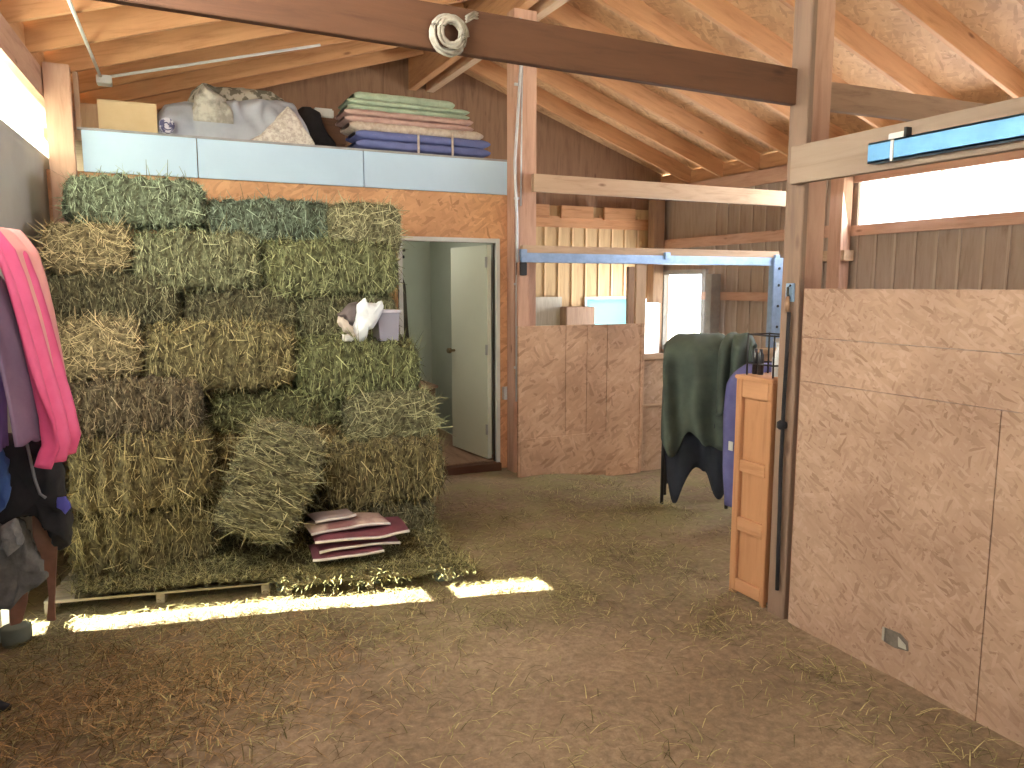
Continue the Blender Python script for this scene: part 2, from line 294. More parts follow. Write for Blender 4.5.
# tie beams
beam('tie_beam', (-.70, 2.68, 2.45), (2.668, 2.68, 2.405), .04, .155, stain_shade(), 'dark brown tie beam crossing the picture below the roof, with a coil of cable hung on it', 'beam')  # backlit shade of this beam is held in its dark wood colour
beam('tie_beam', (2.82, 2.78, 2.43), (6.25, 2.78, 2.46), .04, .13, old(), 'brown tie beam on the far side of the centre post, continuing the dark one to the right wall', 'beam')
beam('tie_beam', (2.87, 5.68, 2.36), (5.66, 5.68, 2.36), .05, .14, pale(), 'pale timber tie beam above the stall door rail', 'beam')
# ---------------------------------------------------------------- loft and tack room front
YF = 5.95
mb = MB(); dx0, dx1, dz1 = 1.84, 2.66, 1.955
mb.box(lx(6), dx0, YF+.02, YF+.06, 0, 2.36); mb.box(dx0, dx1, YF+.02, YF+.06, dz1, 2.36); mb.box(dx1, 2.80, YF+.02, YF+.06, 0, 2.36); struct(mb, 'wall_tack_room', OSBO)
xs = [P(u, 150, y=YF).x for u in (82, 197, 363, 508)]
fb = mat('pale_blue_fascia', (.52, .67, .84), (.47, .62, .79), 2, rough=.55)
for i in range(3):
    mb = MB(); mb.box(xs[i]+.003, xs[i+1]-.003, YF-.012, YF+.018, 2.355, 2.625, bev=.003)
    tag(mb.build('fascia_panel', fb), ['pale blue-white loft fascia panel at the left end, the shortest', 'middle pale blue-white loft fascia panel above the green bales', 'pale blue-white loft fascia panel at the right end, above the doorway'][i], 'panel', 'loft fascia panels')
mb = MB(); mb.box(xs[0]-.02, 2.78, YF-.02, YF+.05, 2.625, 2.64); struct(mb, 'trim_13', mat('grey_trim', (.36, .35, .36)))
mb = MB(); mb.box(lx(6), 2.8, YF+.02, 8.64, 2.56, 2.622); struct(mb, 'floor_loft', old('x'))
mb = MB(); mb.box(P(76, 120, y=6.0).x, P(81, 120, y=6.0).x, 5.97, 6.02, 2.62, 3.0); mb.box(P(76, 90, y=6.3).x, P(98, 90, y=6.3).x, 6.25, 6.3, 2.62, 2.86); struct(mb, 'trim_14', old('z'))
# tack room inside
gw = mat('pale_green_room_wall', (.56, .60, .50), (.52, .56, .46), 3, rough=.8)
mb = MB(); mb.box(1.15, 1.2, YF+.06, 7.9, 0, 2.4); mb.box(1.2, 2.78, 7.85, 7.9, 0, 2.4); mb.box(2.74, 2.80, YF+.06, 8.6, 0, 2.56); mb.box(1.15, 2.78, YF+.06, 7.9, 2.40, 2.44); struct(mb, 'wall_inner', gw)
mb = MB(); mb.box(1.15, 2.74, YF+.06, 7.85, .03, .07); struct(mb, 'floor_tack_room', old('y'))
cas = MB(); t_ = .035
cas.box(dx0-t_, dx0, YF-.01, YF+.07, 0.02, dz1+t_, bev=.002); cas.box(dx1, dx1+t_, YF-.01, YF+.07, .02, dz1+t_, bev=.002); cas.box(dx0, dx1, YF-.01, YF+.07, dz1, dz1+t_, bev=.002)
struct(cas, 'trim_15', whitep)
mb = MB(); mb.box(dx0-.02, dx1+.03, YF-.05, YF+.05, -.04, .065, bev=.004); struct(mb, 'trim_16', stain_shade('x'))
dr = bpy.data.objects.new('door_1', None); C.objects.link(dr); dr.location = (dx1-.01, YF+.06, .08); dr['kind'] = 'structure'
hd = P(457, 446, z=.08); dd = Vector((2.655-.10, 6.78, 0)) - Vector((dx1-.01, YF+.06, 0)); dd.normalize(); nn = Vector((dd.y, -dd.x, 0)); W_ = .66
def slab(l0, l1, t0, t1, z0, z1):
    base = Vector((dx1-.012, YF+.07, 0)); q = [base+dd*l0+nn*t0, base+dd*l1+nn*t0, base+dd*l1+nn*t1, base+dd*l0+nn*t1]
    mb = MB(); mb.prism([(p.x, p.y) for p in q], z0, z1, 'z'); return mb
slab(0, W_, -.04, 0, .085, 1.94).build('door_slab', mat('pale_green_door', (.74, .76, .62), (.70, .72, .58), 2, rough=.5), dr)
base = Vector((dx1-.012, YF+.07, 0)); kp = base+dd*(W_-.06)-nn*.04
mb = MB(); mb.tube([kp+Vector((0, 0, 1.0)), kp-nn*.04+Vector((0, 0, 1.0)), kp-nn*.045+Vector((0, 0, 1.0)), kp-nn*.075+Vector((0, 0, 1.0))], [.012, .012, .028, .022], 12); mb.build('door_handle', mat('brass_knob', (.35, .28, .16), metal=.8, rough=.35), dr)
for z in (.3, 1.0, 1.75):
    slab(-.005, .02, -.05, -.04, z, z+.09).build('hinge', mat('hinge_metal', (.5, .5, .48), metal=.6, rough=.4), dr)
# dark cabinet and coats in the tack room
tb = thing('low_cabinet', 'dark low cabinet inside the tack room, left of the open door', 'cabinet', (2.28, 7.1, .07))
mb = MB(); mb.box(1.95, 2.48, 7.0, 7.4, .07, .60, bev=.004); mb.build('body', stain_shade('z'), tb)
mb = MB(); mb.box(1.93, 2.50, 6.98, 7.42, .60, .63, bev=.004); mb.build('top', old('x'), tb)
for a_, b_ in ((1.97, 2.205), (2.225, 2.46)):
    mb = MB(); mb.box(a_, b_, 6.985, 7.0, .12, .57, bev=.003); mb.build('door', stain_shade('z'), tb)
def hang(name, pts_l, pts_r, y0, depth, m, label, cat, amp=.02, seed=0, group=None, thick=.012, parent=None, folds=9):
    """hanging cloth: left and right outline points (x,z) top to bottom at y0, bellied toward the camera with vertical folds"""
    def lerp(pts, t):
        t *= len(pts)-1; i = min(int(t), len(pts)-2); f = t-i; return (pts[i][0]*(1-f)+pts[i+1][0]*f, pts[i][1]*(1-f)+pts[i+1][1]*f)
    def fn(a, b):
        l = lerp(pts_l, b); r = lerp(pts_r, b); x = l[0]*(1-a)+r[0]*a; z = l[1]*(1-a)+r[1]*a
        bulge = math.sin(math.pi*min(1, max(0, a)))**.6*depth
        y = y0 - bulge - amp*(.3+b)*math.sin(a*folds*2+seed+2*noise.noise((a*2, b*1.2, seed)))-amp*1.2*noise.noise((x*8, z*4, seed))
        return (x, y, z)
    mb = MB(); mb.grid(fn, 40, 40); o = mb.build(name, m, parent, solid=thick)
    if label: tag(o, label, cat, group)
    return o
cl = [mat('dark_coat', (.045, .05, .04), (.02, .022, .02), 9, rough=.9), mat('brown_coat', (.10, .09, .07), (.05, .045, .035), 7, rough=.9)]
hang('coat', [(1.88, 1.9), (1.86, 1.5), (1.84, 1.0), (1.84, .75)], [(2.02, 1.88), (2.12, 1.6), (2.14, 1.1), (2.12, .78)], 6.78, .10, cl[1], 'grey-brown long coat hanging in the tack room doorway, nearer one', 'coat', .03, 1)
hang('coat', [(1.95, 1.85), (2.0, 1.5), (2.02, 1.0), (2.05, .7)], [(2.12, 1.85), (2.26, 1.6), (2.28, 1.1), (2.26, .72)], 7.35, .12, cl[0], 'dark coat hanging in the tack room, against the pale green wall', 'coat', .03, 4)
mb = MB(); mb.tube([(1.2, 6.80, 1.92), (2.13, 6.80, 1.92)], .015); tag(mb.build('coat_rail', black), 'dark rail the coats hang from inside the tack room', 'rail')
mb = MB(); mb.tube([(1.2, 7.37, 1.88), (2.3, 7.37, 1.88)], .015); tag(mb.build('coat_rail', black), 'dark rail at the back of the tack room above the dark coat', 'rail')
# conduit beside the loft post, outlet box
xa = P(514, 300, y=5.77).x; co = mat('grey_conduit', (.62, .62, .64), (.5, .5, .52), 8, rough=.45, metal=.3)
mb = MB(); pts = [P(516, 100, y=5.765), P(518, 72, y=5.765)]
xq = P(517, 200, y=5.765).x
mb.tube([(xq-.0, 5.765, .62), (xq, 5.765, 2.1), (xq-.02, 5.765, 2.6), (xq+.005, 5.765, 2.95), (xq+.03, 5.76, 3.35), (xq+.03, 5.77, 3.72)], .013)
mb.tube([(xq+.035, 5.765, 2.25), (xq+.04, 5.765, 2.75), (xq+.05, 5.765, 3.7)], .007); 
for z in (.9, 1.6, 2.3, 3.2): mb.box(xq-.02, xq+.02, 5.762, 5.782, z, z+.02)
tag(mb.build('conduit', co), 'grey electrical conduit running up the loft end post to the roof', 'conduit')
ob = thing('outlet_box', 'small grey outlet box low on the wall right of the doorway', 'outlet', (P(507, 393, y=YF).x, YF, .63))
q = P(507, 393, y=YF); mb = MB(); mb.box(q.x-.04, q.x+.04, YF-.03, YF+.02, q.z-.055, q.z+.055, bev=.005); mb.build('box', co, ob); mb = MB(); mb.box(q.x-.016, q.x+.016, YF-.034, YF-.03, q.z-.03, q.z+.03, bev=.002); mb.build('socket', whitep, ob)
# ceiling conduit with junction box
def LR(u, v, drop=.02):
    d = FW + RT*((u-512)/FPX) - UP*((v-384)/FPX); t = (RZL(0)-EYE-drop)/(d.z-.31*d.x); return Vector((0, 0, EYE))+d*t
A, B, D = LR(72, 8), LR(101, 78), LR(320, 45)
jb = thing('ceiling_conduit', 'white conduit with a junction box under the left rafters, turning a corner', 'conduit', tuple(B))
A2 = A+(A-B)*.9
mb = MB(); mb.tube([A2, B], .011); mb.build('pipe', whitep, jb); mb = MB(); mb.tube([B+(D-B)*.03, D], .011); mb.build('pipe', whitep, jb)
mb = MB(); mb.box(B.x-.03, B.x+.07, B.y-.06, B.y+.06, B.z-.045, B.z+.012, bev=.006); mb.build('junction_box', whitep, jb)
# cable coil on the tie beam
cc = thing('cable_coil', 'coil of whitish cable hung over the dark tie beam', 'cable', tuple(P(450, 33, y=2.5)))
ce = P(450, 34, y=2.62); mb = MB(); pts = []
for i in range(420):
    a = i*.25; r = .030+.034*abs(((i*.0125) % 2)-1)+.003*rnd.random()
    pts.append((ce.x+r*1.05*math.cos(a), ce.y+.02*math.sin(i*.045), ce.z+r*1.05*math.sin(a)))
mb.tube(pts, .005, 5); mb.build('coil', mat('dirty_white_cable', (.42, .39, .33), (.24, .21, .17), 26, rough=.6), cc)
mb = MB(); e0 = P(466, 22, y=2.62); e1 = P(482, 20, y=2.68); e2 = P(497, 32, y=2.72)
for dz in (0, .010, .018): mb.tube([e0+Vector((0, 0, dz)), (e0+e1)/2+Vector((0, 0, .012+dz)), e1+Vector((0, .0, dz)), e2+Vector((0, 0, dz-.01))], .0045, 6)
mb.build('loose_end', MC['dirty_white_cable'], cc)
# ---------------------------------------------------------------- right partition
pt = bpy.data.objects.new('wall_partition', None); C.objects.link(pt); pt.location = (2.69, 1, 0); pt['kind'] = 'structure'
ym = P(994, 500, x=2.67).y; mb = MB(); mb.box(2.67, 2.69, ym+.002, 2.56, .0, 1.165); mb.build('lower_board', OSBR, pt); mb = MB(); mb.box(2.67, 2.69, -1.5, ym-.002, .0, 1.165); mb.build('lower_board', OSBR, pt)
zs = P(803, 337, x=2.67).z; mb = MB(); mb.box(2.672, 2.69, -1.5, 2.56, 1.168, zs-.002); mb.build('upper_board', OSBR, pt); mb = MB(); mb.box(2.669, 2.69, -1.5, 2.56, zs+.002, 1.585); mb.build('upper_board', OSBR, pt)
mb = MB(); mb.box(2.69, 2.73, -1.5, 2.56, 1.50, 1.575); mb.box(2.69, 2.73, -1.5, 2.56, .0, .09); mb.build('rail', pale('y'), pt)
q = P(894, 640, x=2.66)
mb = MB(); mb.prism([(q.y+.052, q.z+.03), (q.y-.02, q.z+.034), (q.y-.055, q.z+.014), (q.y-.06, q.z-.022), (q.y+.0, q.z-.034), (q.y+.05, q.z-.028)], 2.664, 2.671, 'x')
pa = mb.build('wall_patch', mat('torn_grey_tape', (.17, .14, .12), (.10, .085, .07), 30, rough=.6)); tag(pa, 'torn dark grey patch low on the right chipboard partition', 'patch')
mb = MB(); mb.prism([(q.y+.058, q.z+.032), (q.y+.048, q.z+.034), (q.y+.048, q.z-.026), (q.y+.058, q.z-.024)], 2.661, 2.664, 'x'); mb.build('torn_edge', mat('torn_light', (.45, .42, .36)), pa); mb = MB(); mb.prism([(q.y-.015, q.z+.02), (q.y-.05, q.z-.0), (q.y-.055, q.z-.018), (q.y-.02, q.z-.02)], 2.661, 2.664, 'x'); mb.build('torn_edge', mat('torn_light', (.45, .42, .36)), pa)
# header beam and blue track on the partition
beam('header_beam', (2.65, P(790, 165, x=2.627).y, 2.05), (2.65, -1.5, 2.05), .045, .165, wood('header', (.35, .26, .20), (.25, .175, .13), 'x'), 'heavy pale timber header crossing the near centre post, carrying a blue track', 'beam')
tk = thing('door_track', 'light blue steel sliding-door track on the near pale header', 'track', (2.6, 1, 2.06))
a = P(873, 160, x=2.615)
mb = MB(); mb.prism([(2.585, 2.075), (2.626, 2.075), (2.626, 2.152), (2.585, 2.152), (2.585, 2.145), (2.619, 2.145), (2.619, 2.082), (2.585, 2.082)], -1.5, a.y); mb.build('rail', bluesteel, tk)
mb = MB(); mb.box(2.585, 2.589, -1.5, a.y, 2.135, 2.152); mb.box(2.585, 2.589, -1.5, a.y, 2.075, 2.095); mb.box(2.584, 2.588, -1.5, a.y, 2.09, 2.14); mb.build('lip', bluesteel, tk)
b_ = P(897, 148, x=2.61); mb = MB(); mb.box(2.60, 2.627, b_.y-.035, b_.y+.035, 2.15, 2.178, bev=.003); mb.box(2.58, 2.586, b_.y-.006, b_.y+.006, 2.07, 2.15); mb.build('bracket', whitep, tk); mb = MB(); mb.box(2.598, 2.627, b_.y-.045, b_.y-.035, 2.12, 2.19); mb.build('stop', black, tk)
# small girt behind the post
beam('girt', (P(824, 267, x=4.0).x, P(824, 267, x=4.0).y, P(824, 270, x=4.0).z), (6.2, 5.5, 1.84), .04, .075, pale(), 'short horizontal girt between the near post and the right wall post', 'beam') if False else None
mb = MB(); mb.box(6.13, 6.26, 5.40, 6.0, 1.84, 1.94); struct(mb, 'trim_17', pale('y'))
# ---------------------------------------------------------------- stall front at the back
YS = 5.65
sr = thing('stall_rail', 'long galvanised stall-door rail with timber cap running right from the loft post', 'rail', (2.74, YS, 1.8))
xe = P(779, 258, y=YS).x; x0 = P(519, 250, y=YS).x
mb = MB(); mb.box(x0+.03, xe, YS-.005, YS+.045, 1.862, 1.925, bev=.003); mb.build('timber_cap', pale('x'), sr)
mb = MB(); mb.box(x0, xe, YS-.045, YS-.005, 1.785, 1.862, bev=.006); mb.box(x0, xe, YS-.052, YS-.045, 1.788, 1.802); mb.build('rail', steel, sr)
for u in (524, 668, 778): 
    q = P(u, 254, y=YS-.06); mb = MB(); mb.box(q.x-.03, q.x+.03, YS-.062, YS-.03, 1.83, 1.89, bev=.004); mb.build('bracket', steel, sr)
vx0, vx1 = P(769, 300, y=YS-.03).x, P(780, 300, y=YS-.03).x
mb = MB(); mb.box(vx0, vx1, YS-.075, YS-.005, 1.0, 1.86, bev=.006); vt = mb.build('upright_channel', steel, sr)
for z in (1.2, 1.4, 1.6, 1.76):
    mb = MB(); mb.tube([((vx0+vx1)/2, YS-.08, z), ((vx0+vx1)/2, YS-.07, z)], .014, 8); mb.build('bolt', black, vt)
mb = MB(); mb.box(x0-.01, x0+.05, YS-.05, YS+.04, 1.68, 1.785, bev=.004); mb.build('hanger', black, sr)
sd = thing('stall_door', 'sliding stall door with chipboard lower half and open top below the rail', 'door', (3.3, YS, 0))
dl, dr_, zt = P(518, 400, y=YS-.03).x, P(642, 400, y=YS-.03).x, 1.265
gv = [P(u, 400, y=YS-.03).x for u in (565, 586, 606)]; ed = [dl]+gv+[dr_]
mb = MB()
for i in range(4): mb.box(ed[i]+.003, ed[i+1]-.003, YS-.035, YS-.012, -.02-.07*(i/3), zt)
mb.box(dl, dr_, YS-.03, YS-.014, -.02, zt-.01); mb.build('lower_panel', OSBF, sd)
mb = MB(); mb.box(dl+.02, P(606, 440, y=YS-.04).x, YS-.045, YS-.036, -.03, P(560, 436, y=YS-.04).z); mb.build('kick_board', OSBF, sd); mb = MB(); mb.box(dl, dl+.11, YS-.04, YS-.036, .0, zt); mb.box(dr_-.03, dr_, YS-.04, YS-.036, -.08, zt); mb.build('edge_board', OSBF, sd)
mb = MB(); mb.box(dl, P(529, 300, y=YS-.03).x, YS-.03, YS-.0, zt, 1.785, bev=.003); mb.build('stile', pink('z'), sd)
mb = MB(); mb.box(P(636, 300, y=YS-.03).x, P(646, 300, y=YS-.03).x, YS-.03, YS+.0, .0, 1.785, bev=.003); mb.build('stile', pale('z'), sd)
mb = MB(); mb.box(P(629, 300, y=YS-.03).x, P(635, 300, y=YS-.03).x, YS-.02, YS+.02, zt, 1.76, bev=.003); mb.build('inner_stile', old('z'), sd)
hw = bpy.data.objects.new('wall_stall', None); C.objects.link(hw); hw.location = (4.6, YS, 0); hw['kind'] = 'structure'
mb = MB(); mb.box(dr_-.1, 5.8, YS+.05, YS+.07, -.12, .93); mb.build('board', osb('osb_stall', 'xz', (.9, .86, .84)), hw)
mb = MB(); mb.box(dr_-.1, 5.8, YS+.03, YS+.09, .93, .98, bev=.003); mb.box(dr_-.1, 5.8, YS+.035, YS+.05, .5, .52); mb.build('cap', pale('x'), hw)
mb = MB(); mb.box(P(645, 320, y=8.36).x, P(660, 320, y=8.36).x, 8.36, 8.40, -.11, P(652, 303, y=8.36).z, bev=.003); tag(mb.build('sliver_panel', mat('bright_sliver_white', (.85, .85, .84), (.8, .8, .79), 4, rough=.6)), 'narrow white panel added as a bright sliver in the far corner left of the bright window', 'board')  # added panel; its white imitates a bright sliver beside the corner post
mb = MB(); q0 = P(563, 318, y=8.5); q1 = P(592, 318, y=8.5)
mb.box(q0.x, q1.x, 8.42, 8.62, .0, P(563, 307, y=8.42).z, bev=.01); tag(mb.build('storage_bin', old('z')), 'brown wooden bin against the far wall left of the small blue window', 'bin')
mb = MB(); mb.box(P(530, 318, y=8.55).x, P(563, 318, y=8.55).x, 8.58, 8.63, .0, P(540, 297, y=8.55).z); tag(mb.build('board_sheet', mat('whitish_board', (.62, .58, .50), (.5, .46, .38), 6, stretch=(9, 1, 1))), 'whitish board leaning on the far wall seen over the stall door', 'board')
mb = MB(); q = P(711, 300, x=6.15); mb.box(6.10, 6.24, q.y-.06, q.y+.05, .6, P(711, 274, x=6.15).z, bev=.004); tag(mb.build('shutter', mat('grey_shutter', (.42, .42, .42), rough=.7)), 'narrow grey shutter standing open at the right of the bright window', 'shutter')
# ---------------------------------------------------------------- cabinet beside the centre post
cbn = thing('wooden_cabinet', 'tall narrow orange wooden cabinet with three-panel side beside the centre post', 'cabinet', (2.9, 2.86, 0))
cy0, cy1, cz = 2.735, 2.985, 1.15; cw = wood('cabinet', (.50, .25, .125), (.36, .165, .075), 'z'); cwy = wood('cabinet', (.54, .28, .145), (.40, .19, .09), 'y')
mb = MB(); mb.box(2.70, 3.08, cy0+.01, cy1-.01, .02, cz-.02, bev=.003); mb.build('body', cw, cbn)
mb = MB(); mb.box(2.672, 3.10, cy0-.005, cy1+.012, cz-.02, cz, bev=.005); mb.build('top', cwy, cbn)
for a_, b_ in ((cy0, cy0+.028), (cy1-.042, cy1)):
    mb = MB(); mb.box(2.676, 2.70, a_, b_, .0, cz-.02, bev=.003); mb.build('stile', cw, cbn)
for a_, b_ in ((cz-.11, cz-.02), (P(750, 474, x=2.68).z, P(750, 462, x=2.68).z), (P(745, 533, x=2.68).z, P(745, 519, x=2.68).z), (.02, .085)):
    mb = MB(); mb.box(2.678, 2.70, cy0+.028, cy1-.042, a_, b_, bev=.003); mb.build('rail', cwy, cbn)
# things on the cabinet
bt = thing('spray_bottle', 'translucent white plastic bottle standing on the orange cabinet', 'bottle', (2.80, 2.83, cz))
bx_, by_ = 2.80, 2.83
mb = MB(); mb.tube([(bx_, by_, cz), (bx_, by_, cz+.005), (bx_, by_, cz+.09), (bx_, by_, cz+.12), (bx_, by_, cz+.135), (bx_, by_, cz+.15)], [.026, .030, .030, .020, .012, .012], 16); mb.build('body', mat('milky_plastic', (.60, .62, .64), rough=.35), bt)
mb = MB(); mb.tube([(bx_, by_, cz+.15), (bx_, by_, cz+.175)], .014, 12); mb.box(bx_-.035, bx_+.015, by_-.008, by_+.008, cz+.172, cz+.19, bev=.003); mb.build('cap', whitep, bt)
wr = thing('wire_rack', 'small black wire rack on the orange cabinet around the bottle', 'rack', (2.79, 2.88, cz))
mb = MB()
for (x, y) in ((2.72, 2.78), (2.72, 2.96), (2.86, 2.78), (2.86, 2.96)): mb.tube([(x, y, cz), (x, y, cz+.21)], .0045, 6)
for z in (cz+.06, cz+.205):
    mb.tube([(2.72, 2.78, z), (2.72, 2.96, z), (2.86, 2.96, z), (2.86, 2.78, z), (2.72, 2.78, z)], .0045, 6)
mb.build('frame', black, wr)
for y in (2.93, 2.965):
    mb = MB(); mb.tube([(2.78, y, cz), (2.78, y, cz+.10), (2.78, y, cz+.115), (2.78, y, cz+.13)], [.016, .016, .008, .008], 10); tag(mb.build('small_bottle', mat('dark_plastic', (.03, .03, .035), rough=.3)), 'small dark bottle on the orange cabinet, ' + ('nearer the white bottle' if y < 2.95 else 'at the far edge'), 'bottle', 'dark bottles on the cabinet')
# latch plate and hanging lead rope on the post
lp = thing('latch_plate', 'light steel latch plate screwed to the centre post', 'latch', (2.67, 2.66, 1.55))
q = P(791, 292, x=2.665); mb = MB(); mb.box(2.660, 2.67, q.y-.02, q.y+.03, q.z-.045, q.z+.04, bev=.002); mb.build('plate', steel, lp)
mb = MB(); mb.tube([(2.655, q.y, q.z-.03), (2.645, q.y, q.z-.01), (2.645, q.y, q.z+.02), (2.66, q.y, q.z+.03)], .006, 8); mb.build('hook', black, lp)
rp = thing('lead_rope', 'dark lead rope with brass snap and knob hanging down the centre post', 'rope', (2.65, q.y, q.z))
mb = MB(); mb.tube([P(u, v, x=2.648) for u, v in ((789, 312), (787, 350), (784, 400), (781, 460), (779, 530), (777, 590))], .009, 8); mb.build('rope', rub, rp)
mb = MB(); mb.tube([(2.646, q.y, q.z-.02), (2.646, q.y, q.z-.06), (2.646, q.y, q.z-.09)], [.008, .012, .008], 8); mb.build('snap', mat('brass_snap', (.45, .28, .18), metal=.6, rough=.4), rp)
k_ = P(782, 425, x=2.65); mb = MB(); mb.tube([(2.648, k_.y, k_.z-.022), (2.648, k_.y, k_.z-.012), (2.648, k_.y, k_.z+.012), (2.648, k_.y, k_.z+.022)], [.01, .024, .024, .01], 12); mb.build('knob', rub, rp)
# ---------------------------------------------------------------- blanket racks
def drape(name, cx, cy, hw_, ly, zt_, zl, zr, m, label, cat, seed, parent=None, thick=.015, lean=0, group=None, cut=.12, puff=.0, rot=0):
    ca, sa = math.cos(rot), math.sin(rot)
    def fn(a, b):
        s = a*2-1; side = abs(s); top = .34
        hem = (zl if s < 0 else zr) + cut*noise.noise((b*3, seed, s))
        if side < top: ang = side/top*math.pi/2; x = hw_*math.sin(ang); z = zt_-hw_*.75*(1-math.cos(ang))
        else: tt = (side-top)/(1-top); x = hw_*(1+.14*tt); z = (zt_-hw_*.75)*(1-tt)+hem*tt
        f = .045*min(1, side*1.6)*math.sin(b*13+seed+3*noise.noise((b, s*1.5, seed)))+.03*noise.noise((b*4, s*4, seed+9))
        x = (x+f)*(1 if s >= 0 else -1)
        y = cy+ly*(b-.5)*(1+.06*noise.noise((s*2, b, seed)))+lean*(zt_-z)
        z += .014*noise.noise((s*5, b*6, seed))
        e = min(b, 1-b); x *= 1 - puff*max(0, (.08-e)/.08)
        z -= .07*max(0, (.22-e)/.22)**2*(1-min(1, side*1.5))
        return (cx+x*ca-(y-cy)*sa, cy+x*sa+(y-cy)*ca, z)
    mb = MB(); mb.grid(fn, 60, 34); o = mb.build(name, m, parent, solid=thick)
    if label: tag(o, label, cat, group)
    return o
def stand(cx, cy, hw_, ly, zt_, label):
    t = thing('blanket_rack', label, 'rack', (cx, cy, 0), 'blanket racks')
    mb = MB(); mb.tube([(cx, cy-ly/2, zt_), (cx, cy+ly/2, zt_)], .02); mb.build('top_bar', black, t)
    for sx in (-1, 1):
        for sy in (-1, 1):
            xx, yy = cx+sx*hw_, cy+sy*ly*.46; mb = MB(); mb.tube([(xx, yy, floor_z(xx, yy)-.01), (xx-sx*.04, yy, .55), (cx, yy, zt_)], .013); mb.build('leg', black, t)
    return t
cz_ = 1.25
sg = stand(3.60, 4.42, .14, .50, 1.15, 'black metal rack under the dark green horse blanket'); bpy.context.view_layer.update(); sg.rotation_euler.z = .85
grn = mat('dark_green_canvas', (.095, .125, .10), (.06, .08, .07), 6, rough=.85, bump=.15); nav = mat('dark_navy_lining', (.025, .03, .045), (.015, .02, .03), 6, rough=.9)
drape('horse_blanket', 3.61, 4.42, .22, .48, 1.245, .50, .60, grn, 'dark green canvas horse blanket draped over the black rack', 'blanket', 2.1, rot=.85, cut=.25)
drape('blanket_liner', 3.60, 4.42, .13, .44, 1.20, .22, .28, nav, 'dark navy liner hanging below the green horse blanket', 'blanket', 5.7, cut=.4, rot=.85)
drape('blanket_fold', 3.70, 4.12, .13, .20, 1.255, .72, .7, grn, 'thick dark green blanket fold hanging over the near end of the rack', 'blanket', 8.2, thick=.03, rot=.7)
stand(3.62, 3.72, .10, .34, 1.00, 'black metal rack under the purple-blue blanket behind the orange cabinet')
pb = mat('purple_blue_fabric', (.15, .15, .36), (.10, .10, .26), 5, rough=.8, bump=.1)
pbk = drape('folded_blanket', 3.62, 3.72, .17, .40, 1.10, .16, .2, pb, 'purple-blue blanket hanging between the green blanket and the orange cabinet', 'blanket', 3.3, cut=.05)
q = P(732, 452, y=3.50); mb = MB(); mb.box(3.425, 3.45, 3.50, 3.505, .50, .56); 
q = P(731, 446, x=3.40); tg = MB(); tg.box(3.395, 3.40, q.y-.02, q.y+.02, q.z-.03, q.z+.03); tg.build('label_patch', whitep, pbk)
# ---------------------------------------------------------------- hay
leaf = mat('hay_core', (.62, .60, .54), (.13, .115, .085), 34, rough=.95, bump=.8, objcol=True, detail=6, lo=.38, hi=.66)  # dark end of the noise paints the deep shade between stems
stL = mat('hay_stem_light', (1.55, 1.50, 1.42), (1.05, 1.0, .88), 60, rough=.7, objcol=True); stM = mat('hay_stem_mid', (.95, .95, .88), (.5, .49, .40), 60, rough=.8, objcol=True); stD = mat('hay_stem_dark', (.38, .34, .26), (.2, .18, .12), 60, rough=.9, objcol=True)
def blade(bm, p, d, n, L, wd, mi, bend):
    d = d.normalized(); s = d.cross(n).normalized()*wd/2; 
    p1 = p+d*L*.5+n*bend; p2 = p+d*L+n*bend*.3
    v = [bm.verts.new(q) for q in (p-s, p+s, p1-s, p1+s, p2-s*.5, p2+s*.5)]
    for q in ((0, 1, 3, 2), (2, 3, 5, 4)): bm.faces.new([v[i] for i in q]).material_index = mi
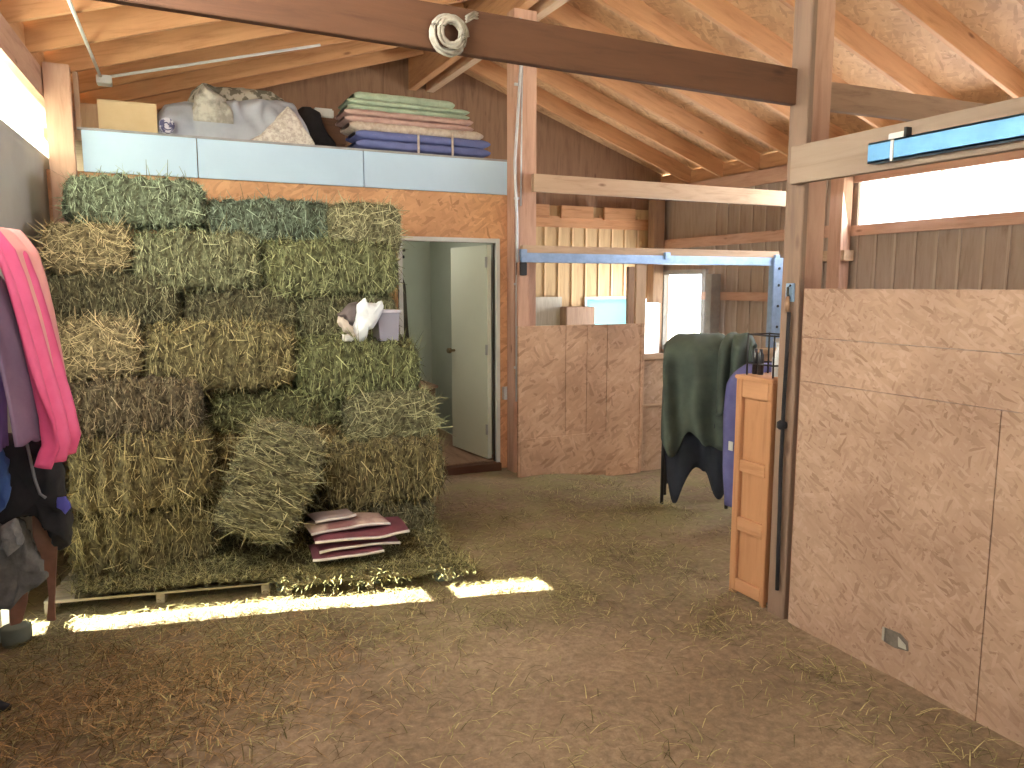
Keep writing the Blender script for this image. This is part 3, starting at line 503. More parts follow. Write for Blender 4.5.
def bale_mesh(seed, L=.9, W=.46, H=.33, N=4300, long_stems=.35, flakes=True):
    r = random.Random(seed); bm = bmesh.new(); nx, ny, nz = 40, 20, 15; dims = (L, W, H)
    def surf(p):  # round the box and ruffle it; p in the unit cube [-1,1]
        ax = max(range(3), key=lambda i: abs(p[i])); q = Vector(p)
        sc = []
        for i in range(3):
            o = [j for j in range(3) if j != i]
            sc.append(1-.095*(abs(p[o[0]])**5)-.095*(abs(p[o[1]])**5))
        v = Vector([q[i]*dims[i]/2*sc[i] for i in range(3)])
        n = Vector([0, 0, 0]); n[ax] = math.copysign(1, p[ax])
        d = .026*noise.noise(v*5+Vector((seed*3, 0, 0)))+.022*noise.noise(v*18+Vector((0, seed*2, 0)))+.014*noise.noise(v*50)
        if flakes and ax != 0:
            fk = math.sin(v.x*48+2.5*noise.noise(Vector((v.x*4, v.z*3, seed)))); d += .010*fk
        if flakes and ax == 1:
            for tz in (): pass
        for ty in (-.11, .11):      # baling twine bites
            if ax != 1: d -= .012*math.exp(-((v.y-ty)/.012)**2)
        return v+n*d, n
    def face(ax, sg):
        o = [j for j in range(3) if j != ax]; na, nb = (nx, ny, nz)[o[0]], (nx, ny, nz)[o[1]]
        V = []
        for a in range(na+1):
            row = []
            for b in range(nb+1):
                p = [0, 0, 0]; p[ax] = sg; p[o[0]] = a/na*2-1; p[o[1]] = b/nb*2-1
                row.append(bm.verts.new(surf(p)[0]))
            V.append(row)
        for a in range(na):
            for b in range(nb):
                q = (V[a][b], V[a+1][b], V[a+1][b+1], V[a][b+1]); f = bm.faces.new(q if (sg > 0) == (ax != 1) else q[::-1]); f.smooth = True
    for ax in range(3):
        for sg in (-1, 1): face(ax, sg)
    bmesh.ops.remove_doubles(bm, verts=bm.verts, dist=.012)
    ar = [W*H, L*H, L*W]; tot = sum(ar)
    for _ in range(N):
        z = r.random()*tot; ax = 0 if z < ar[0] else (1 if z < ar[0]+ar[1] else 2); sg = r.choice((-1, 1))
        p = [r.uniform(-1, 1) for _ in range(3)]; p[ax] = sg
        if r.random() < .18:          # extra stems along the edges
            e = r.choice([j for j in range(3) if j != ax]); p[e] = math.copysign(1-.1*r.random()**2, p[e])
        v, n = surf(p); 
        if ax == 1 or ax == 2:     # leafy sides: stems lie across the length
            t = Vector((r.gauss(0, .45), 0, 0)); t[2 if ax == 1 else 1] = r.choice((-1, 1))*1.0; t[ax] = 0
            wild = r.random() < .34
            if wild: t = Vector((r.gauss(0, 1), r.gauss(0, 1), r.gauss(0, 1))); t[ax] = 0
            Lb = r.uniform(.02, .055) if r.random() > long_stems*(1.1 if wild else .35) else r.uniform(.06, .15)
        else:
            t = Vector((0, r.gauss(0, 1), r.gauss(0, 1))); Lb = r.uniform(.03, .07) if r.random() > long_stems else r.uniform(.07, .15)
        t += n*r.uniform(-.05, .42); wd = r.uniform(.002, .0055)
        mi = r.choices((1, 2, 3), (.26+.25*(ax == 0), .5, .24))[0]
        blade(bm, v+n*r.uniform(-.004, .006), t, n, Lb, wd, mi, r.uniform(0, .012))
    me = bpy.data.meshes.new('bale'); bm.to_mesh(me); bm.free()
    for m in (leaf, stL, stM, stD): me.materials.append(m)
    return me
BM = [bale_mesh(s, long_stems=ls) for s, ls in ((1, .25), (2, .3), (3, .45), (4, .5))]
GREEN = (.38, .47, .34); TEAL = (.31, .41, .33); OLIVE = (.37, .375, .22); YEL = (.54, .46, .27); BRN = (.32, .265, .165); DOL = (.28, .27, .16)
def bale(u0, v0, u1, v1, y, kind, col, mesh, label, group=None, depth=None, rx=0, rz=0, ry=0):
    um, vm = (u0+u1)/2, (v0+v1)/2
    x0, x1 = P(u0, vm, y=y).x, P(u1, vm, y=y).x; z1, z0 = P(um, v0, y=y).z, P(um, v1, y=y).z
    return bale_w(x0, x1, y, z0, z1, kind, col, mesh, label, group, depth, rx, ry, rz)
def bale_w(x0, x1, y, z0, z1, kind, col, mesh, label, group=None, depth=None, rx=0, ry=0, rz=0):
    w_, h_ = x1-x0, z1-z0; o = bpy.data.objects.new('hay_bale', BM[mesh]); C.objects.link(o)
    dp = depth or (.45 if kind == 'L' else .44)
    ry += rnd.gauss(0, .022)
    o.location = ((x0+x1)/2, y+dp/2, (z0+z1)/2)
    if kind == 'L': o.scale = (w_/.9, dp/.46, h_/.33); o.rotation_euler = (rx, ry, rz+(math.pi if mesh % 2 else 0))
    else: o.scale = (dp/.9, w_/.46, h_/.33); o.rotation_euler = (0, ry, rz+math.pi/2)
    o.color = tuple(col)+(1,); print('BALE %-60s x %.2f %.2f z %.2f %.2f' % (label[:60], x0, x1, z0, z1))
    return tag(o, label, 'hay bale', group)
G = 'stacked hay bales'
bale(62, 176, 206, 226, 5.32, 'L', GREEN, 0, 'fresh green hay bale at the top left of the stack, under the loft fascia', G)
bale(205, 199, 338, 243, 5.36, 'L', TEAL, 1, 'green hay bale in the middle of the top row', G)
bale(337, 203, 404, 251, 5.12, 'E', (.44, .44, .28), 2, 'hay bale end-on at the right of the top row, straw end facing out', G, rz=-.10)
bale(42, 224, 130, 272, 5.06, 'E', YEL, 3, 'yellowish hay bale end-on at the far left, second row from the top', G)
bale(130, 232, 263, 290, 5.05, 'L', (.38, .41, .25), 0, 'olive green hay bale in the second row, middle', G)
bale(263, 240, 402, 296, 5.03, 'L', (.36, .40, .21), 1, 'green hay bale in the second row beside the doorway', G)
bale(42, 272, 182, 326, 5.06, 'L', DOL, 1, 'dull brown-green hay bale in the third row at the left wall', G)
bale(182, 288, 300, 331, 5.08, 'L', DOL, 0, 'dull green hay bale in the third row, middle', G)
bale(298, 294, 400, 338, 5.06, 'L', OLIVE, 1, 'green hay bale in the third row behind the white plastic bag', G)
bale(50, 323, 138, 379, 4.57, 'E', YEL, 3, 'pale straw-coloured hay bale end-on in the fourth row behind the pink sheet', G, rz=.05)
bale(142, 327, 298, 391, 4.56, 'L', (.38, .34, .17), 0, 'brownish hay bale with pale top in the fourth row, middle', G)
bale(297, 341, 424, 398, 4.55, 'L', (.33, .37, .18), 1, 'green hay bale under the white plastic bag', G, rz=-.03)
bale(68, 382, 205, 437, 4.40, 'L', BRN, 1, 'brown hay bale in the fifth row at the left', G)
bale(206, 389, 356, 430, 4.62, 'L', (.30, .32, .15), 0, 'set-back olive hay bale in the fifth row, middle', G)
bale(354, 396, 440, 446, 4.38, 'E', OLIVE, 2, 'hay bale end-on at the right edge of the stack, fifth row', G, rz=-.06)
bale(66, 441, 217, 512, 4.24, 'L', (.36, .31, .15), 2, 'big golden-brown hay bale in the sixth row at the left', G)
bale(214, 433, 345, 500, 4.50, 'L', (.34, .27, .12), 0, 'hay bale in shadow behind the leaning one, sixth row', G)
bale(324, 444, 449, 505, 4.22, 'L', (.33, .29, .14), 1, 'rounded brown-green hay bale in the sixth row at the right', G, rz=-.05)
bale(68, 512, 217, 578, 4.27, 'L', (.32, .28, .13), 3, 'bottom-row hay bale at the left, on the pallet', G)
bale(215, 500, 330, 560, 4.62, 'L', DOL, 1, 'bottom-row hay bale in shadow behind the leaning one', G)
bale(335, 505, 438, 548, 4.24, 'L', DOL, 0, 'flattened bottom-row hay bale at the right, behind the feed sacks', G)
# leaning bale
q = P(277, 488, y=4.02); o = bpy.data.objects.new('hay_bale', BM[3]); C.objects.link(o); o.location = (q.x, 4.22, q.z+.0); o.scale = (.60/.9, .42/.46, .40/.33)
o.rotation_euler = (math.radians(-8), math.radians(-66), 0); o.color = (.36, .35, .20, 1); tag(o, 'loose hay bale stood on end and leaning in front of the stack', 'hay bale', G)
# hidden back row that carries the upper rows
for n, (z0, z1) in enumerate(((.075, .385), (.40, .70), (.715, .98), (.995, 1.24))):
    for i in range(4): bale_w(-.44+i*.49, .03+i*.49, 5.12, z0, z1, 'E', OLIVE, i, 'hidden hay bale against the tack room wall, %s layer up, %s from the left wall' % (ord_[n], ord_[i]), 'back-row hay bales', depth=.80)
for n, (z0, z1) in enumerate(((1.27, 1.55), (1.57, 1.86))):
    for i in range(2): bale_w(-.42+i*.97, .53+i*.97, 5.57, z0, z1, 'L', OLIVE, i, 'hidden hay bale against the tack room wall, %s layer up, %s from the left wall' % (ord_[n+4], ord_[i]), 'back-row hay bales', depth=.36)
# ---------------------------------------------------------------- pallets
def pallet(x0, x1, y0, y1, label, rz=0):
    t = thing('pallet', label, 'pallet', ((x0+x1)/2, (y0+y1)/2, 0), 'pallets under the hay')
    def pb_(nm, *b):
        mb = MB(); mb.box(*b, bev=.003); return mb.build(nm, wood('pallet_wood', (.46, .40, .28), (.30, .25, .16), 'x'), t)
    for x in (x0, (x0+x1)/2-.02, x1-.04): pb_('stringer', x, x+.04, y0, y1, .0, .055)
    n = 7
    for i in range(n): yy = y0+(y1-y0-.09)*i/(n-1); pb_('deck_board', x0, x1, yy, yy+.09, .055, .072)
    t.rotation_euler = (0, 0, 0); return t
def rotated(t, ang):
    bpy.context.view_layer.update(); t.rotation_euler.z = ang
p1 = pallet(-.48, .57, 4.06, 4.9, 'wooden pallet under the left half of the hay stack'); rotated(p1, -.20)
p2 = pallet(.62, 1.50, 3.81, 4.72, 'wooden pallet under the right half of the hay stack, below the feed sacks'); rotated(p2, -.20)
for u, v in ((288, 584), (372, 578), (446, 574)):
    q = P(u, v, z=.04); mb = MB(); mb.box(q.x-.055, q.x+.055, q.y-.0, q.y+.06, .0, .07, bev=.005); 
    tag(mb.build('pallet_block', mat('blue_grey_block', (.20, .26, .22), (.14, .18, .16), 9)), {288: 'grey-blue block at the pallet front edge, leftmost of three', 372: 'grey-blue block at the pallet front edge below the feed sacks', 446: 'grey-blue block at the right front corner of the pallet'}[u], 'block', 'blocks along the pallet front')
# ---------------------------------------------------------------- loose hay
def scatter(name, N, fn, label, col, seed, mats, Lr=(.03, .10)):
    r = random.Random(seed); bm = bmesh.new(); n = 0
    while n < N:
        g = fn(r)
        if g is None: continue
        x, y, z, lift = g; a = r.uniform(0, 2*math.pi); d = Vector((math.cos(a), math.sin(a), r.uniform(-.05, .25)*lift)); nn_ = Vector((0, 0, 1))
        blade(bm, Vector((x, y, z+.003+r.random()*.012*lift)), d, nn_, r.uniform(*Lr), r.uniform(.0018, .004), r.choices((0, 1, 2), (.25, .45, .3))[0], r.uniform(0, .012)*lift); n += 1
    me = bpy.data.meshes.new(name); bm.to_mesh(me); bm.free()
    for m in mats: me.materials.append(m)
    o = bpy.data.objects.new(name, me); C.objects.link(o); o.color = tuple(col)+(1,); return tag(o, label, 'hay', kind='stuff')
def dens(x, y):
    v = .05 + .5*max(0, noise.noise((x*.9, y*.9, 1.5))+.1)
    v += .9*math.exp(-((y-3.75+.22*x)/.38)**2)*(x < 2.0) + .5*math.exp(-((x-2.45)/.3)**2)*(y < 4) + .7*math.exp(-((x-3.2)**2+(y-4.7)**2)/.5) + .35*(x < .4)*(y < 3.8)
    return v*(.35+max(0, noise.noise((x*4, y*4, 7))+.35))
def f1(r):
    x, y = r.uniform(-.65, 6.0) if r.random() < .3 else r.uniform(-.65, 3.4), 1.2+r.random()**.8*4.6
    if x > 2.62 and y < 2.7: return None
    if y > 5.55: return None
    if r.random() > dens(x, y): return None
    return x, y, floor_z(x, y), 1
scatter('loose_hay', 17000, f1, 'loose hay stems scattered over the dirt floor', (.36, .32, .15), 4, (stL, stM, stD))
def f2(r):
    x, y = r.uniform(-.62, 1.2), r.uniform(2.0, 3.9)
    if r.random() > math.exp(-(((x+.1)/.6)**2+((y-3.2)/.5)**2)): return None
    return x, y, floor_z(x, y), 1
scatter('loose_straw', 5000, f2, 'reddish-brown straw litter on the dirt at the front left', (.38, .24, .11), 9, (stL, stM, stD))
# hay mounded on the pallets
def hm(x, y):
    e = 4.0-.13*(x-.5)*1.0
    k = min(1, max(0, (y-e-.05)/.3)); return .072+.05*k*(1+noise.noise((x*5, y*5, 2)))
def hm_(a, b):
    x = -.42+1.93*a; yf = 4.14-.22*(x+.42) ; y = yf+.95*b
    z = hm(x, y) if 0 < b and 0 < a < 1 else .072
    return (x, y, z)
mb = MB(); mb.grid(hm_, 60, 26); hp = mb.build('hay_layer', leaf); hp.color = (.30, .27, .13, 1); tag(hp, 'layer of loose hay covering the pallets at the foot of the stack', 'hay', kind='stuff')
def f3(r):
    a = r.random(); b = r.random()**1.3; x = -.44+1.97*a; y = 4.15-.22*(x+.42)+.7*b
    if r.random() < .25*(x > .5): z = .02+.06*r.random(); y = 4.11-.222*(x+.42)
    else: z = hm(x, y)+.006
    return x, y, z, 2
scatter('pallet_hay', 9000, f3, 'tangled hay stems lying on the pallets in front of the bales', (.36, .34, .16), 12, (stL, stM, stD))
# ---------------------------------------------------------------- feed sacks
mar = mat('maroon_sack_paper', (.16, .045, .06), (.10, .03, .04), 7, rough=.5); wht = mat('sack_white_edge', (.72, .66, .62), (.6, .54, .5), 9, rough=.5); tanp = mat('sack_tan_face', (.44, .32, .27), (.22, .10, .10), 4, rough=.5, lo=.45, hi=.55)
def sack(x0, x1, y0, y1, z, h, rz, seed, label, top):
    t = thing('feed_sack', label, 'sack', ((x0+x1)/2, (y0+y1)/2, z), 'empty feed sacks')
    cx, cy, hx, hy = (x0+x1)/2, (y0+y1)/2, (x1-x0)/2, (y1-y0)/2; ca, sa = math.cos(rz), math.sin(rz)
    def pos(a, b, s):
        X = (a*2-1)*hx; Y = (b*2-1)*hy; e = (1-abs(a*2-1)**8)*(1-abs(b*2-1)**8)
        zz = z+h*.5+s*h*.5*(.12+.88*e)+.012*noise.noise((X*6, Y*6, seed))+.012*(a*2-1)**2*math.sin(seed*2)
        return (cx+X*ca-Y*sa, cy+X*sa+Y*ca, zz)
    mb = MB(); mb.grid(lambda a, b: pos(a, b, 1), 22, 16); mb.grid(lambda a, b: pos(a, b, -1), 22, 16)
    bmesh.ops.remove_doubles(mb.bm, verts=mb.bm.verts, dist=.0008); mb.build('bag', top, t)
    mb = MB(); mb.grid(lambda a, b: (lambda p: (p[0], p[1], p[2]))(pos(a, -.015+.0*b, (b*2-1)*1.0))[:2] + (z+h*.5+(b-.5)*.012+.012*noise.noise(((a*2-1)*hx*6, -hy*6, seed))+.012*(a*2-1)**2*math.sin(seed*2),), 22, 2); 
    mb.build('white_seam', wht, t, solid=.012)
q = P(358, 566, y=3.86)
sack(P(316, 566, y=3.9).x, P(386, 566, y=3.9).x, 3.90, 4.16, 0.143, .045, -.10, 1.3, 'maroon empty feed sack at the bottom of the small pile', mar)
sack(P(322, 566, y=3.9).x, P(402, 566, y=3.9).x, 3.92, 4.18, 0.189, .04, -.04, 2.6, 'maroon empty feed sack second from the bottom of the pile', mar)
sack(P(318, 540, y=3.9).x, P(411, 540, y=3.9).x, 3.91, 4.20, 0.231, .04, -.08, 3.9, 'maroon feed sack with a bright white seam in the middle of the pile', mar)
sack(P(312, 530, y=3.95).x, P(392, 530, y=3.95).x, 3.99, 4.21, 0.272, .045, .02, 5.1, 'feed sack with a tan and maroon printed face near the top of the pile', tanp)
sack(P(313, 516, y=4.05).x, P(355, 516, y=4.05).x, 4.05, 4.20, 0.318, .03, .12, 6.6, 'small greyish folded sack on top of the pile', mat('sack_grey', (.36, .30, .28), (.26, .2, .2), 6))
# ---------------------------------------------------------------- things on the stack
yb = 4.62
def crumple(name, poly, y, depth, m, seed, label, cat, amp=.012):
    """closed crumpled lump whose front silhouette follows poly (x,z)"""
    cx = sum(p[0] for p in poly)/len(poly); cz2 = sum(p[1] for p in poly)/len(poly); n = 48; ring = []
    L = len(poly)
    for i in range(n):
        t = i/n*L; k = int(t); f = t-k; a, b = poly[k % L], poly[(k+1) % L]; ring.append((a[0]*(1-f)+b[0]*f, a[1]*(1-f)+b[1]*f))
    def fn(a, b):
        i = int(round(a*n)) % n; ang = b*math.pi; s = math.sin(ang)**.55; X = cx+(ring[i][0]-cx)*s; Z = cz2+(ring[i][1]-cz2)*s; Y = y-depth/2*math.cos(ang)
        d = amp*noise.noise((X*30, Y*30, Z*30+seed))*(1 if 0 < b < 1 else 0)
        return (X+d, Y+d*1.2, Z+d)
    mb = MB(); mb.grid(fn, n, 14, smooth=True); bmesh.ops.remove_doubles(mb.bm, verts=mb.bm.verts, dist=.0008); return tag(mb.build(name, m), label, cat)
pp = lambda L, y: [(P(u, v, y=y).x, P(u, v, y=y).z) for u, v in L]
crumple('plastic_bag', pp([(358, 304), (365, 298), (368, 303), (378, 304), (382, 300), (385, 306), (380, 318), (374, 328), (366, 331), (366, 341), (356, 342), (352, 330), (357, 320)], yb), yb+.02, .12, mat('white_plastic_bag', (.78, .82, .86), (.66, .70, .75), 12, rough=.4), 3, 'crumpled white plastic bag on the fourth-row bale', 'bag')
crumple('cloth_bundle', pp([(343, 312), (350, 304), (359, 302), (360, 318), (355, 328), (345, 320), (338, 315)], yb+.08), yb+.12, .14, mat('grey_brown_cloth', (.16, .13, .13), (.11, .09, .09), 9), 6, 'grey-brown folded cloth behind the white plastic bag', 'cloth')
crumple('glove', pp([(338, 316), (342, 316), (352, 328), (356, 336), (350, 336), (343, 330), (337, 322)], yb), yb-.01, .06, mat('cream_glove', (.62, .54, .46), (.5, .43, .36), 9), 8, 'cream work glove left of the white plastic bag', 'glove')
crumple('rag', pp([(341, 334), (347, 334), (353, 339), (350, 342), (343, 340)], yb), yb-.03, .05, mat('white_rag', (.72, .72, .68)), 9, 'small white rag below the cream glove', 'rag')
bk = thing('plastic_bin', 'small lavender-grey plastic bin at the right end of the fourth-row bale', 'bin', (1.4, yb+.1, 1.28))
a, b = P(378, 325, y=yb), P(400, 325, y=yb); zt2 = P(390, 311, y=yb).z; zb2 = P(390, 341, y=yb).z
lav = mat('lavender_plastic', (.30, .29, .37), (.26, .25, .32), 5, rough=.4)
mb = MB(); mb.bm; mb.prism([(a.x+.012, zb2), (b.x-.012, zb2), (b.x, zt2), (a.x, zt2)], yb, yb+.16); mb.build('body', lav, bk)
mb = MB(); mb.box(a.x-.006, b.x+.008, yb-.008, yb+.168, zt2-.012, zt2+.006, bev=.003); mb.build('rim', mat('lavender_rim', (.55, .54, .64), rough=.4), bk)
# ---------------------------------------------------------------- loft contents
zl = 2.624
cbx = thing('cardboard_box', 'plain tan cardboard box at the left end of the loft', 'box', (0, 6.2, zl)); yx = 6.05
a, b = P(98, 115, y=yx), P(157, 115, y=yx); zt3 = P(127, 102, y=yx).z; card = mat('cardboard', (.58, .43, .26), (.53, .38, .22), 4, rough=.8)
mb = MB(); mb.box(a.x, b.x, yx, yx+.32, zl, zt3, bev=.003); mb.build('body', card, cbx)
mb = MB(); mb.box(a.x-.002, b.x+.002, yx-.002, yx+.155, zt3, zt3+.004); mb.box(a.x-.002, b.x+.002, yx+.165, yx+.322, zt3, zt3+.004); mb.build('flap', card, cbx)
def heap(name, prof, y0, y1, z0, m, seed, label, amp=.03, fr=5, cat='blanket'):
    """soft heap: prof = list of (u,v) silhouette pixels on plane y0+, base z0"""
    pr_ = [(P(u, v, y=y0+.08).x, P(u, v, y=y0+.08).z) for u, v in prof]
    def hx(x):
        for i in range(len(pr_)-1):
            if pr_[i][0] <= x <= pr_[i+1][0]:
                f = (x-pr_[i][0])/(pr_[i+1][0]-pr_[i][0]+1e-9); return pr_[i][1]*(1-f)+pr_[i+1][1]*f
        return pr_[-1][1]
    xa_, xb_ = pr_[0][0], pr_[-1][0]
    def fn(a, b):
        x = xa_+(xb_-xa_)*a; h = max(.01, hx(x)-z0); ang = math.pi*b; sh = math.sin(ang)**.55
        y = (y0+y1)/2-(y1-y0)/2*math.copysign(abs(math.cos(ang))**.8, math.cos(ang)); z = z0+h*sh
        rd = abs(noise.noise((x*fr+z*3, y*fr, z*fr*.8+seed)))*2-.4
        k = math.sin(math.pi*min(1, max(0, a)))**.3*math.sin(ang)**.3
        return (x+amp*.5*rd*k, y-amp*rd*k, max(z0+.002, z+amp*.5*rd*k*(1-sh)))
    mb = MB(); mb.grid(fn, 70, 34); return tag(mb.build(name, m), label, cat)
cf = mat('blue_grey_bedding', (.42, .44, .50), (.33, .35, .41), 4, rough=.9, bump=.1); camo = mat('camouflage_fabric', (.40, .38, .32), (.14, .13, .10), 16, rough=.9, lo=.47, hi=.53, detail=2); crm = mat('cream_patterned_fabric', (.60, .55, .50), (.44, .38, .34), 40, rough=.9, lo=.45, hi=.55)
heap('bedding', [(157, 112), (165, 101), (185, 98), (200, 100), (240, 97), (280, 96), (296, 100), (303, 118), (310, 138)], 6.08, 6.6, zl, cf, 1, 'crumpled blue-grey bedding heaped on the loft', .06, 6)
heap('camouflage_fabric', [(185, 104), (193, 88), (203, 80), (218, 84), (245, 85), (270, 90), (283, 97), (290, 104)], 6.22, 6.62, zl+.0, camo, 4, 'camouflage fabric bundled on top of the blue-grey bedding', .04, 9, 'fabric')
heap('camouflage_hood', [(192, 108), (196, 92), (204, 82), (214, 90), (226, 100), (232, 112)], 6.06, 6.3, zl+.14, mat('grey_cream_fabric', (.50, .48, .42), (.26, .24, .21), 9, lo=.42, hi=.6), 7, 'grey and cream fabric flap folded over the front of the bedding', .04, 10, 'fabric')
heap('patterned_sheet', [(246, 142), (262, 134), (276, 118), (288, 106), (296, 114), (304, 128), (313, 144)], 6.0, 6.16, zl, crm, 9, 'cream patterned sheet hanging down at the right of the bedding', .03, 8, 'sheet')
rl = thing('fabric_roll', 'rolled navy-and-white patterned fabric beside the cardboard box', 'fabric', (0, 6.05, zl))
q = P(167, 125, y=6.0); mb = MB(); mb.tube([(q.x, 6.0, q.z-.0), (q.x, 6.3, q.z)], .05, 18); mb.build('roll', mat('roll_fabric', (.50, .48, .55), (.06, .06, .14), 26, lo=.47, hi=.53), rl)
mb = MB(); pts = [(q.x+(.008+.0032*i)*math.cos(i*.6), 5.998, q.z+(.008+.0032*i)*math.sin(i*.6)) for i in range(12)]; mb.tube(pts, .004, 6); mb.build('end_spiral', mat('navy', (.04, .04, .12)), rl)
heap('dark_bag', [(296, 110), (303, 105), (312, 105), (320, 110), (326, 130), (334, 140)], 6.25, 6.6, zl, rub, 11, 'black bag slumped behind the bedding on the loft', .03, 6, 'bag')
dk = thing('wooden_crate', 'dark brown crate on the loft between bedding and folded blankets', 'crate', (0, 6.4, zl))
a, b = P(316, 130, y=6.4), P(345, 130, y=6.4); mb = MB(); mb.box(a.x, b.x, 6.4, 6.7, zl, P(330, 118, y=6.4).z, bev=.004); mb.build('body', stain_shade('x'), dk); mb = MB()
for i in range(3): mb.box(a.x-.005, b.x+.005, 6.39, 6.4, zl+.02+.05*i, zl+.055+.05*i)
mb.build('slats', stain_shade('x'), dk)
a, b = P(314, 110, y=6.42), P(334, 110, y=6.42); mb = MB(); mb.box(a.x, b.x, 6.42, 6.55, P(325, 118, y=6.42).z+.0, P(325, 108, y=6.42).z, bev=.012); tag(mb.build('plastic_carton', whitep), 'small white carton on the dark crate on the loft', 'carton')
# folded blankets pile: every folded layer is a thing
def folded(u0, u1, v0, v1, y, m, seed, label, ly=.34, n=2):
    x0, x1 = P(u0, (v0+v1)/2, y=y).x, P(u1, (v0+v1)/2, y=y).x; zt_, zb_ = P((u0+u1)/2, v0, y=y).z, P((u0+u1)/2, v1, y=y).z; h = (zt_-zb_)/n
    mb = MB()
    for k in range(n):
        z0 = zb_+h*k
        def fn(a, b, z0=z0, k=k):
            # rounded-slab cross-section swept along x
            ang = b*2*math.pi; cy_ = y+ly/2; X = x0+(x1-x0)*a
            e = min(1, (min(a, 1-a)/.06))**.5
            cy2 = math.copysign(abs(math.cos(ang))**.35, math.cos(ang)); sz = math.copysign(abs(math.sin(ang))**.6, math.sin(ang))
            wv = .010*noise.noise((X*7, k*3, seed))+.008*noise.noise((X*20, sz, seed))
            return (X+.01*noise.noise((z0*9, b*3, seed)), cy_-ly/2*cy2*(.94+.06*e)+wv, z0+h/2+sz*h*.52*(.35+.65*e)+wv*.6)
        mb.grid(fn, 44, 20)
    bmesh.ops.remove_doubles(mb.bm, verts=mb.bm.verts, dist=.0005)
    return tag(mb.build('folded_blanket', m), label, 'blanket', 'folded blankets on the loft')
ybk = 6.02
blu = mat('blue_blanket', (.16, .19, .42), (.12, .14, .33), 6, rough=.85, bump=.1); pkb = mat('dusty_pink_blanket', (.52, .34, .30), (.40, .25, .22), 9, rough=.9, bump=.1); mgn = mat('mint_green_blanket', (.40, .48, .36), (.28, .34, .25), 9, rough=.9, bump=.1); wt = mat('cream_fringe', (.60, .52, .44), (.42, .32, .26), 20)
def zof(u, v): return P(u, v, y=ybk).z
b1 = folded(356, 491, 134, 152, ybk, blu, 1, 'blue folded blanket at the bottom of the loft pile')
b2 = folded(350, 484, 125, 135, ybk, wt, 2, 'cream-edged folded blanket on the blue one', n=1)
b3 = folded(345, 474, 113, 126, ybk, pkb, 3, 'dusty pink folded blanket in the middle of the loft pile')
b4 = folded(348, 470, 103, 114, ybk, mgn, 4, 'mint green folded blanket second from the top of the loft pile')
b5 = folded(354, 455, 95, 104, ybk+.03, mgn, 5, 'mint green folded blanket on top of the loft pile', n=1)
for u in (418, 452):
    a = P(u, 140, y=ybk).x; mb = MB(); mb.box(a-.008, a+.008, ybk-.014, ybk-.006, zl, zof(u, 132)); mb.build('strap', wt, b1)
# ---------------------------------------------------------------- tack hanging at the left
yj = 3.84
def arch(name, prof, y0, y1, m, seed, label, cat, amp=.02, thick=.012, parent=None, nf=7):
    """cloth over a wall bracket: prof (x,z) cross-section from wall to hem, swept from y0 to y1 with folds"""
    def fn(a, b):
        t = a*(len(prof)-1); i = min(int(t), len(prof)-2); f = t-i; f2 = f
        x = prof[i][0]*(1-f2)+prof[i+1][0]*f2; z = prof[i][1]*(1-f2)+prof[i+1][1]*f2; y = y0+(y1-y0)*b
        fo = amp*(.15+a)*math.sin(b*nf+seed+1.5*a+1.5*noise.noise((a*2, b*2, seed)))
        return (x+fo-(.06*(1-b)**1.5), y, z+.015*noise.noise((b*5, a*3, seed)))
    mb = MB(); mb.grid(fn, 50, 30); o = mb.build(name, m, parent, solid=thick)
    if label: tag(o, label, cat)
    return o
XY = lambda u, v, y=yj: (P(u, v, y=y).x, P(u, v, y=y).z)
pkm = mat('hot_pink_nylon', (.80, .13, .30), (.66, .07, .20), 3, rough=.6); coral = mat('coral_nylon', (.82, .40, .34), (.78, .32, .34), 3, rough=.55)
wx = lambda y: lx(y)+.03
pk_pts = [XY(-6, 234), XY(14, 238), XY(27, 255), XY(36, 280), XY(46, 315), XY(55, 350), XY(63, 380), XY(70, 405), XY(75, 430), XY(70, 448)]
arch('horse_sheet', [(wx(3.7), 1.80)]+pk_pts, 3.42, 3.85, pkm, .4, 'hot pink nylon horse sheet draped over a wall rack at the left edge', 'horse sheet', .035, nf=17)
pk2 = [XY(-6, 229), XY(18, 233), XY(34, 252), XY(43, 280), XY(51, 312), XY(58, 345), XY(64, 375)]
arch('coral_sheet', [(wx(3.7), 1.85)]+pk2, 3.58, 3.90, coral, 2.2, 'coral pink sheet layered over the top of the hot pink one', 'horse sheet', .014, nf=6)
mauve = mat('mauve_fleece', (.34, .24, .36), (.24, .165, .27), 4, rough=.95)
arch('fleece_blanket', [(wx(3.6)-.02, 1.60), XY(-8, 268, 3.6), XY(6, 288, 3.6), XY(17, 318, 3.6), XY(27, 352, 3.6), XY(37, 395, 3.6), XY(45, 436, 3.6)], 3.40, 3.62, mauve, 3.1, 'dusky mauve fleece blanket hanging in front of the pink sheet', 'blanket', .012, nf=5)
arch('purple_liner', [(wx(3.5), 1.50), XY(-14, 320, 3.5), XY(-4, 345, 3.5), XY(4, 370, 3.5), XY(8, 398, 3.5), XY(10, 445, 3.5)], 3.38, 3.50, mat('violet_cloth', (.22, .13, .42), (.15, .09, .3), 5), 5.1, 'violet cloth at the far left edge over the mauve fleece', 'cloth', .01, nf=5)
mb = MB(); yy_ = 3.64; mb.tube([(wx(yy_), yy_, 1.70), (wx(yy_)+.10, yy_, 1.70)], .02); mb.tube([(wx(yy_)+.02, 3.44, 1.70), (wx(yy_)+.02, 3.84, 1.70)], .015); tag(mb.build('wall_rack', black), 'dark wall rack arm hidden under the pink sheet', 'rack')
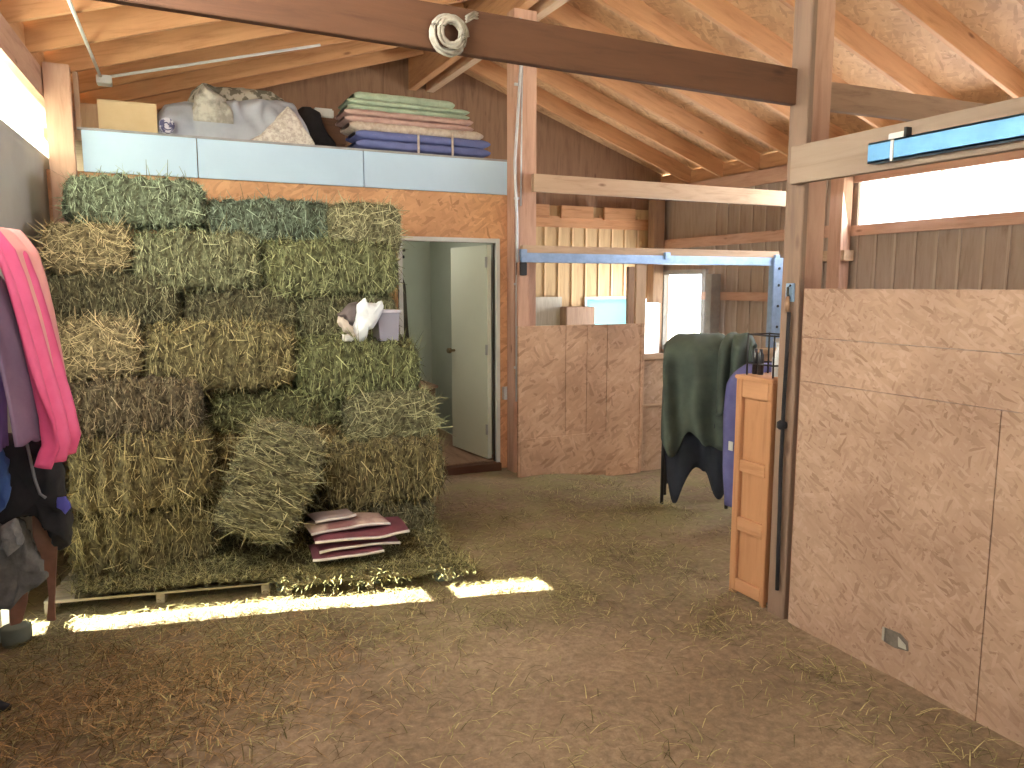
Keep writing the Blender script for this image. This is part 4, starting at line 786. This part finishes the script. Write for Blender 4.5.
crumple('saddle_bag', pp([(-12, 436), (10, 434), (40, 434), (56, 446), (62, 470), (66, 495), (72, 520), (70, 545), (60, 546), (52, 530), (44, 515), (30, 512), (10, 520), (-12, 530)], 3.72), 3.72, .22, rub, 3, 'black saddle bag hanging below the mauve fleece', 'bag', .02)
crumple('blue_cloth', pp([(-14, 440), (0, 442), (8, 455), (12, 480), (8, 505), (0, 512), (-14, 515)], 3.58), 3.56, .08, mat('royal_blue_cloth', (.04, .11, .32), (.02, .05, .2), 5), 5, 'royal blue cloth at the left edge below the mauve fleece', 'cloth', .01)
crumple('blue_tab', pp([(57, 498), (66, 496), (71, 508), (66, 514), (56, 508)], 3.60), 3.61, .02, mat('blue_tab_fabric', (.12, .12, .55)), 2, 'small bright blue tab on the edge of the black saddle bag', 'tab', .004)
mb = MB(); pts = [P(u, v, y=3.585) for u, v in ((27, 444), (31, 462), (35, 480), (40, 494), (46, 498))]; mb.tube(pts, .006, 8); tag(mb.build('strap', mat('grey_strap', (.22, .22, .24))), 'grey strap across the front of the black saddle bag', 'strap')
lea = mat('tan_leather', (.30, .14, .085), (.18, .08, .05), 6, rough=.5)
ld = thing('saddle_fender', 'brown leather saddle fender hanging to the floor below the black bag', 'saddle part', tuple(P(50, 560, y=3.80)))
def flat(pts, y, th, m, name, parent=None, label=None, cat=None):
    mb = MB(); mb.prism(pp(pts, y), y-th/2, y+th/2); bmesh.ops.bevel(mb.bm, geom=list(mb.bm.edges), offset=.004, segments=2, affect='EDGES'); o = mb.build(name, m, parent)
    if label: tag(o, label, cat)
    return o
flat([(32, 508), (54, 512), (58, 540), (56, 575), (55, 605), (56, 620), (47, 620), (49, 595), (48, 575), (40, 555), (33, 535)], 3.80, .03, lea, 'fender', ld)
flat([(10, 575), (26, 578), (28, 600), (22, 622), (10, 625), (9, 600)], 3.72, .03, lea, 'stirrup_leather', ld)
crumple('wool_cinch', pp([(-12, 520), (10, 515), (24, 522), (32, 545), (44, 562), (46, 580), (34, 588), (22, 596), (12, 608), (-10, 612)], 3.66), 3.66, .12, mat('grey_wool', (.16, .155, .15), (.09, .088, .085), 14, rough=.95, bump=.4), 12, 'grey wool cinch bundled below the black saddle bag', 'cinch', .02)
crumple('wool_pad', pp([(2, 525), (14, 518), (22, 530), (22, 545), (12, 552), (3, 546)], 3.58), 3.57, .07, mat('grey_felt', (.22, .22, .22), (.13, .13, .13), 22, rough=.95, bump=.4), 14, 'round grey felt pad on the wool cinch', 'pad', .015)
q = P(15, 648, z=0); mb = MB(); mb.tube([(q.x, q.y+.06, -.005), (q.x, q.y+.06, .03), (q.x, q.y+.06, .075), (q.x, q.y+.06, .08)], [.055, .062, .062, .05], 16); tag(mb.build('rubber_cap', mat('grey_rubber', (.16, .18, .14), rough=.8)), 'round grey rubber cap on the floor at the left in front of the sun strip', 'cap')
q = P(2, 712, z=.0); mb = MB(); mb.tube([(q.x-.15, q.y+.04, .04), (q.x-.04, q.y+.02, .035), (q.x+.0, q.y, .02), (q.x+.03, q.y, .01)], [.03, .028, .02, .012], 10); tag(mb.build('tool_handle', rub), 'dark tool handle tip lying on the floor at the bottom left edge', 'tool')
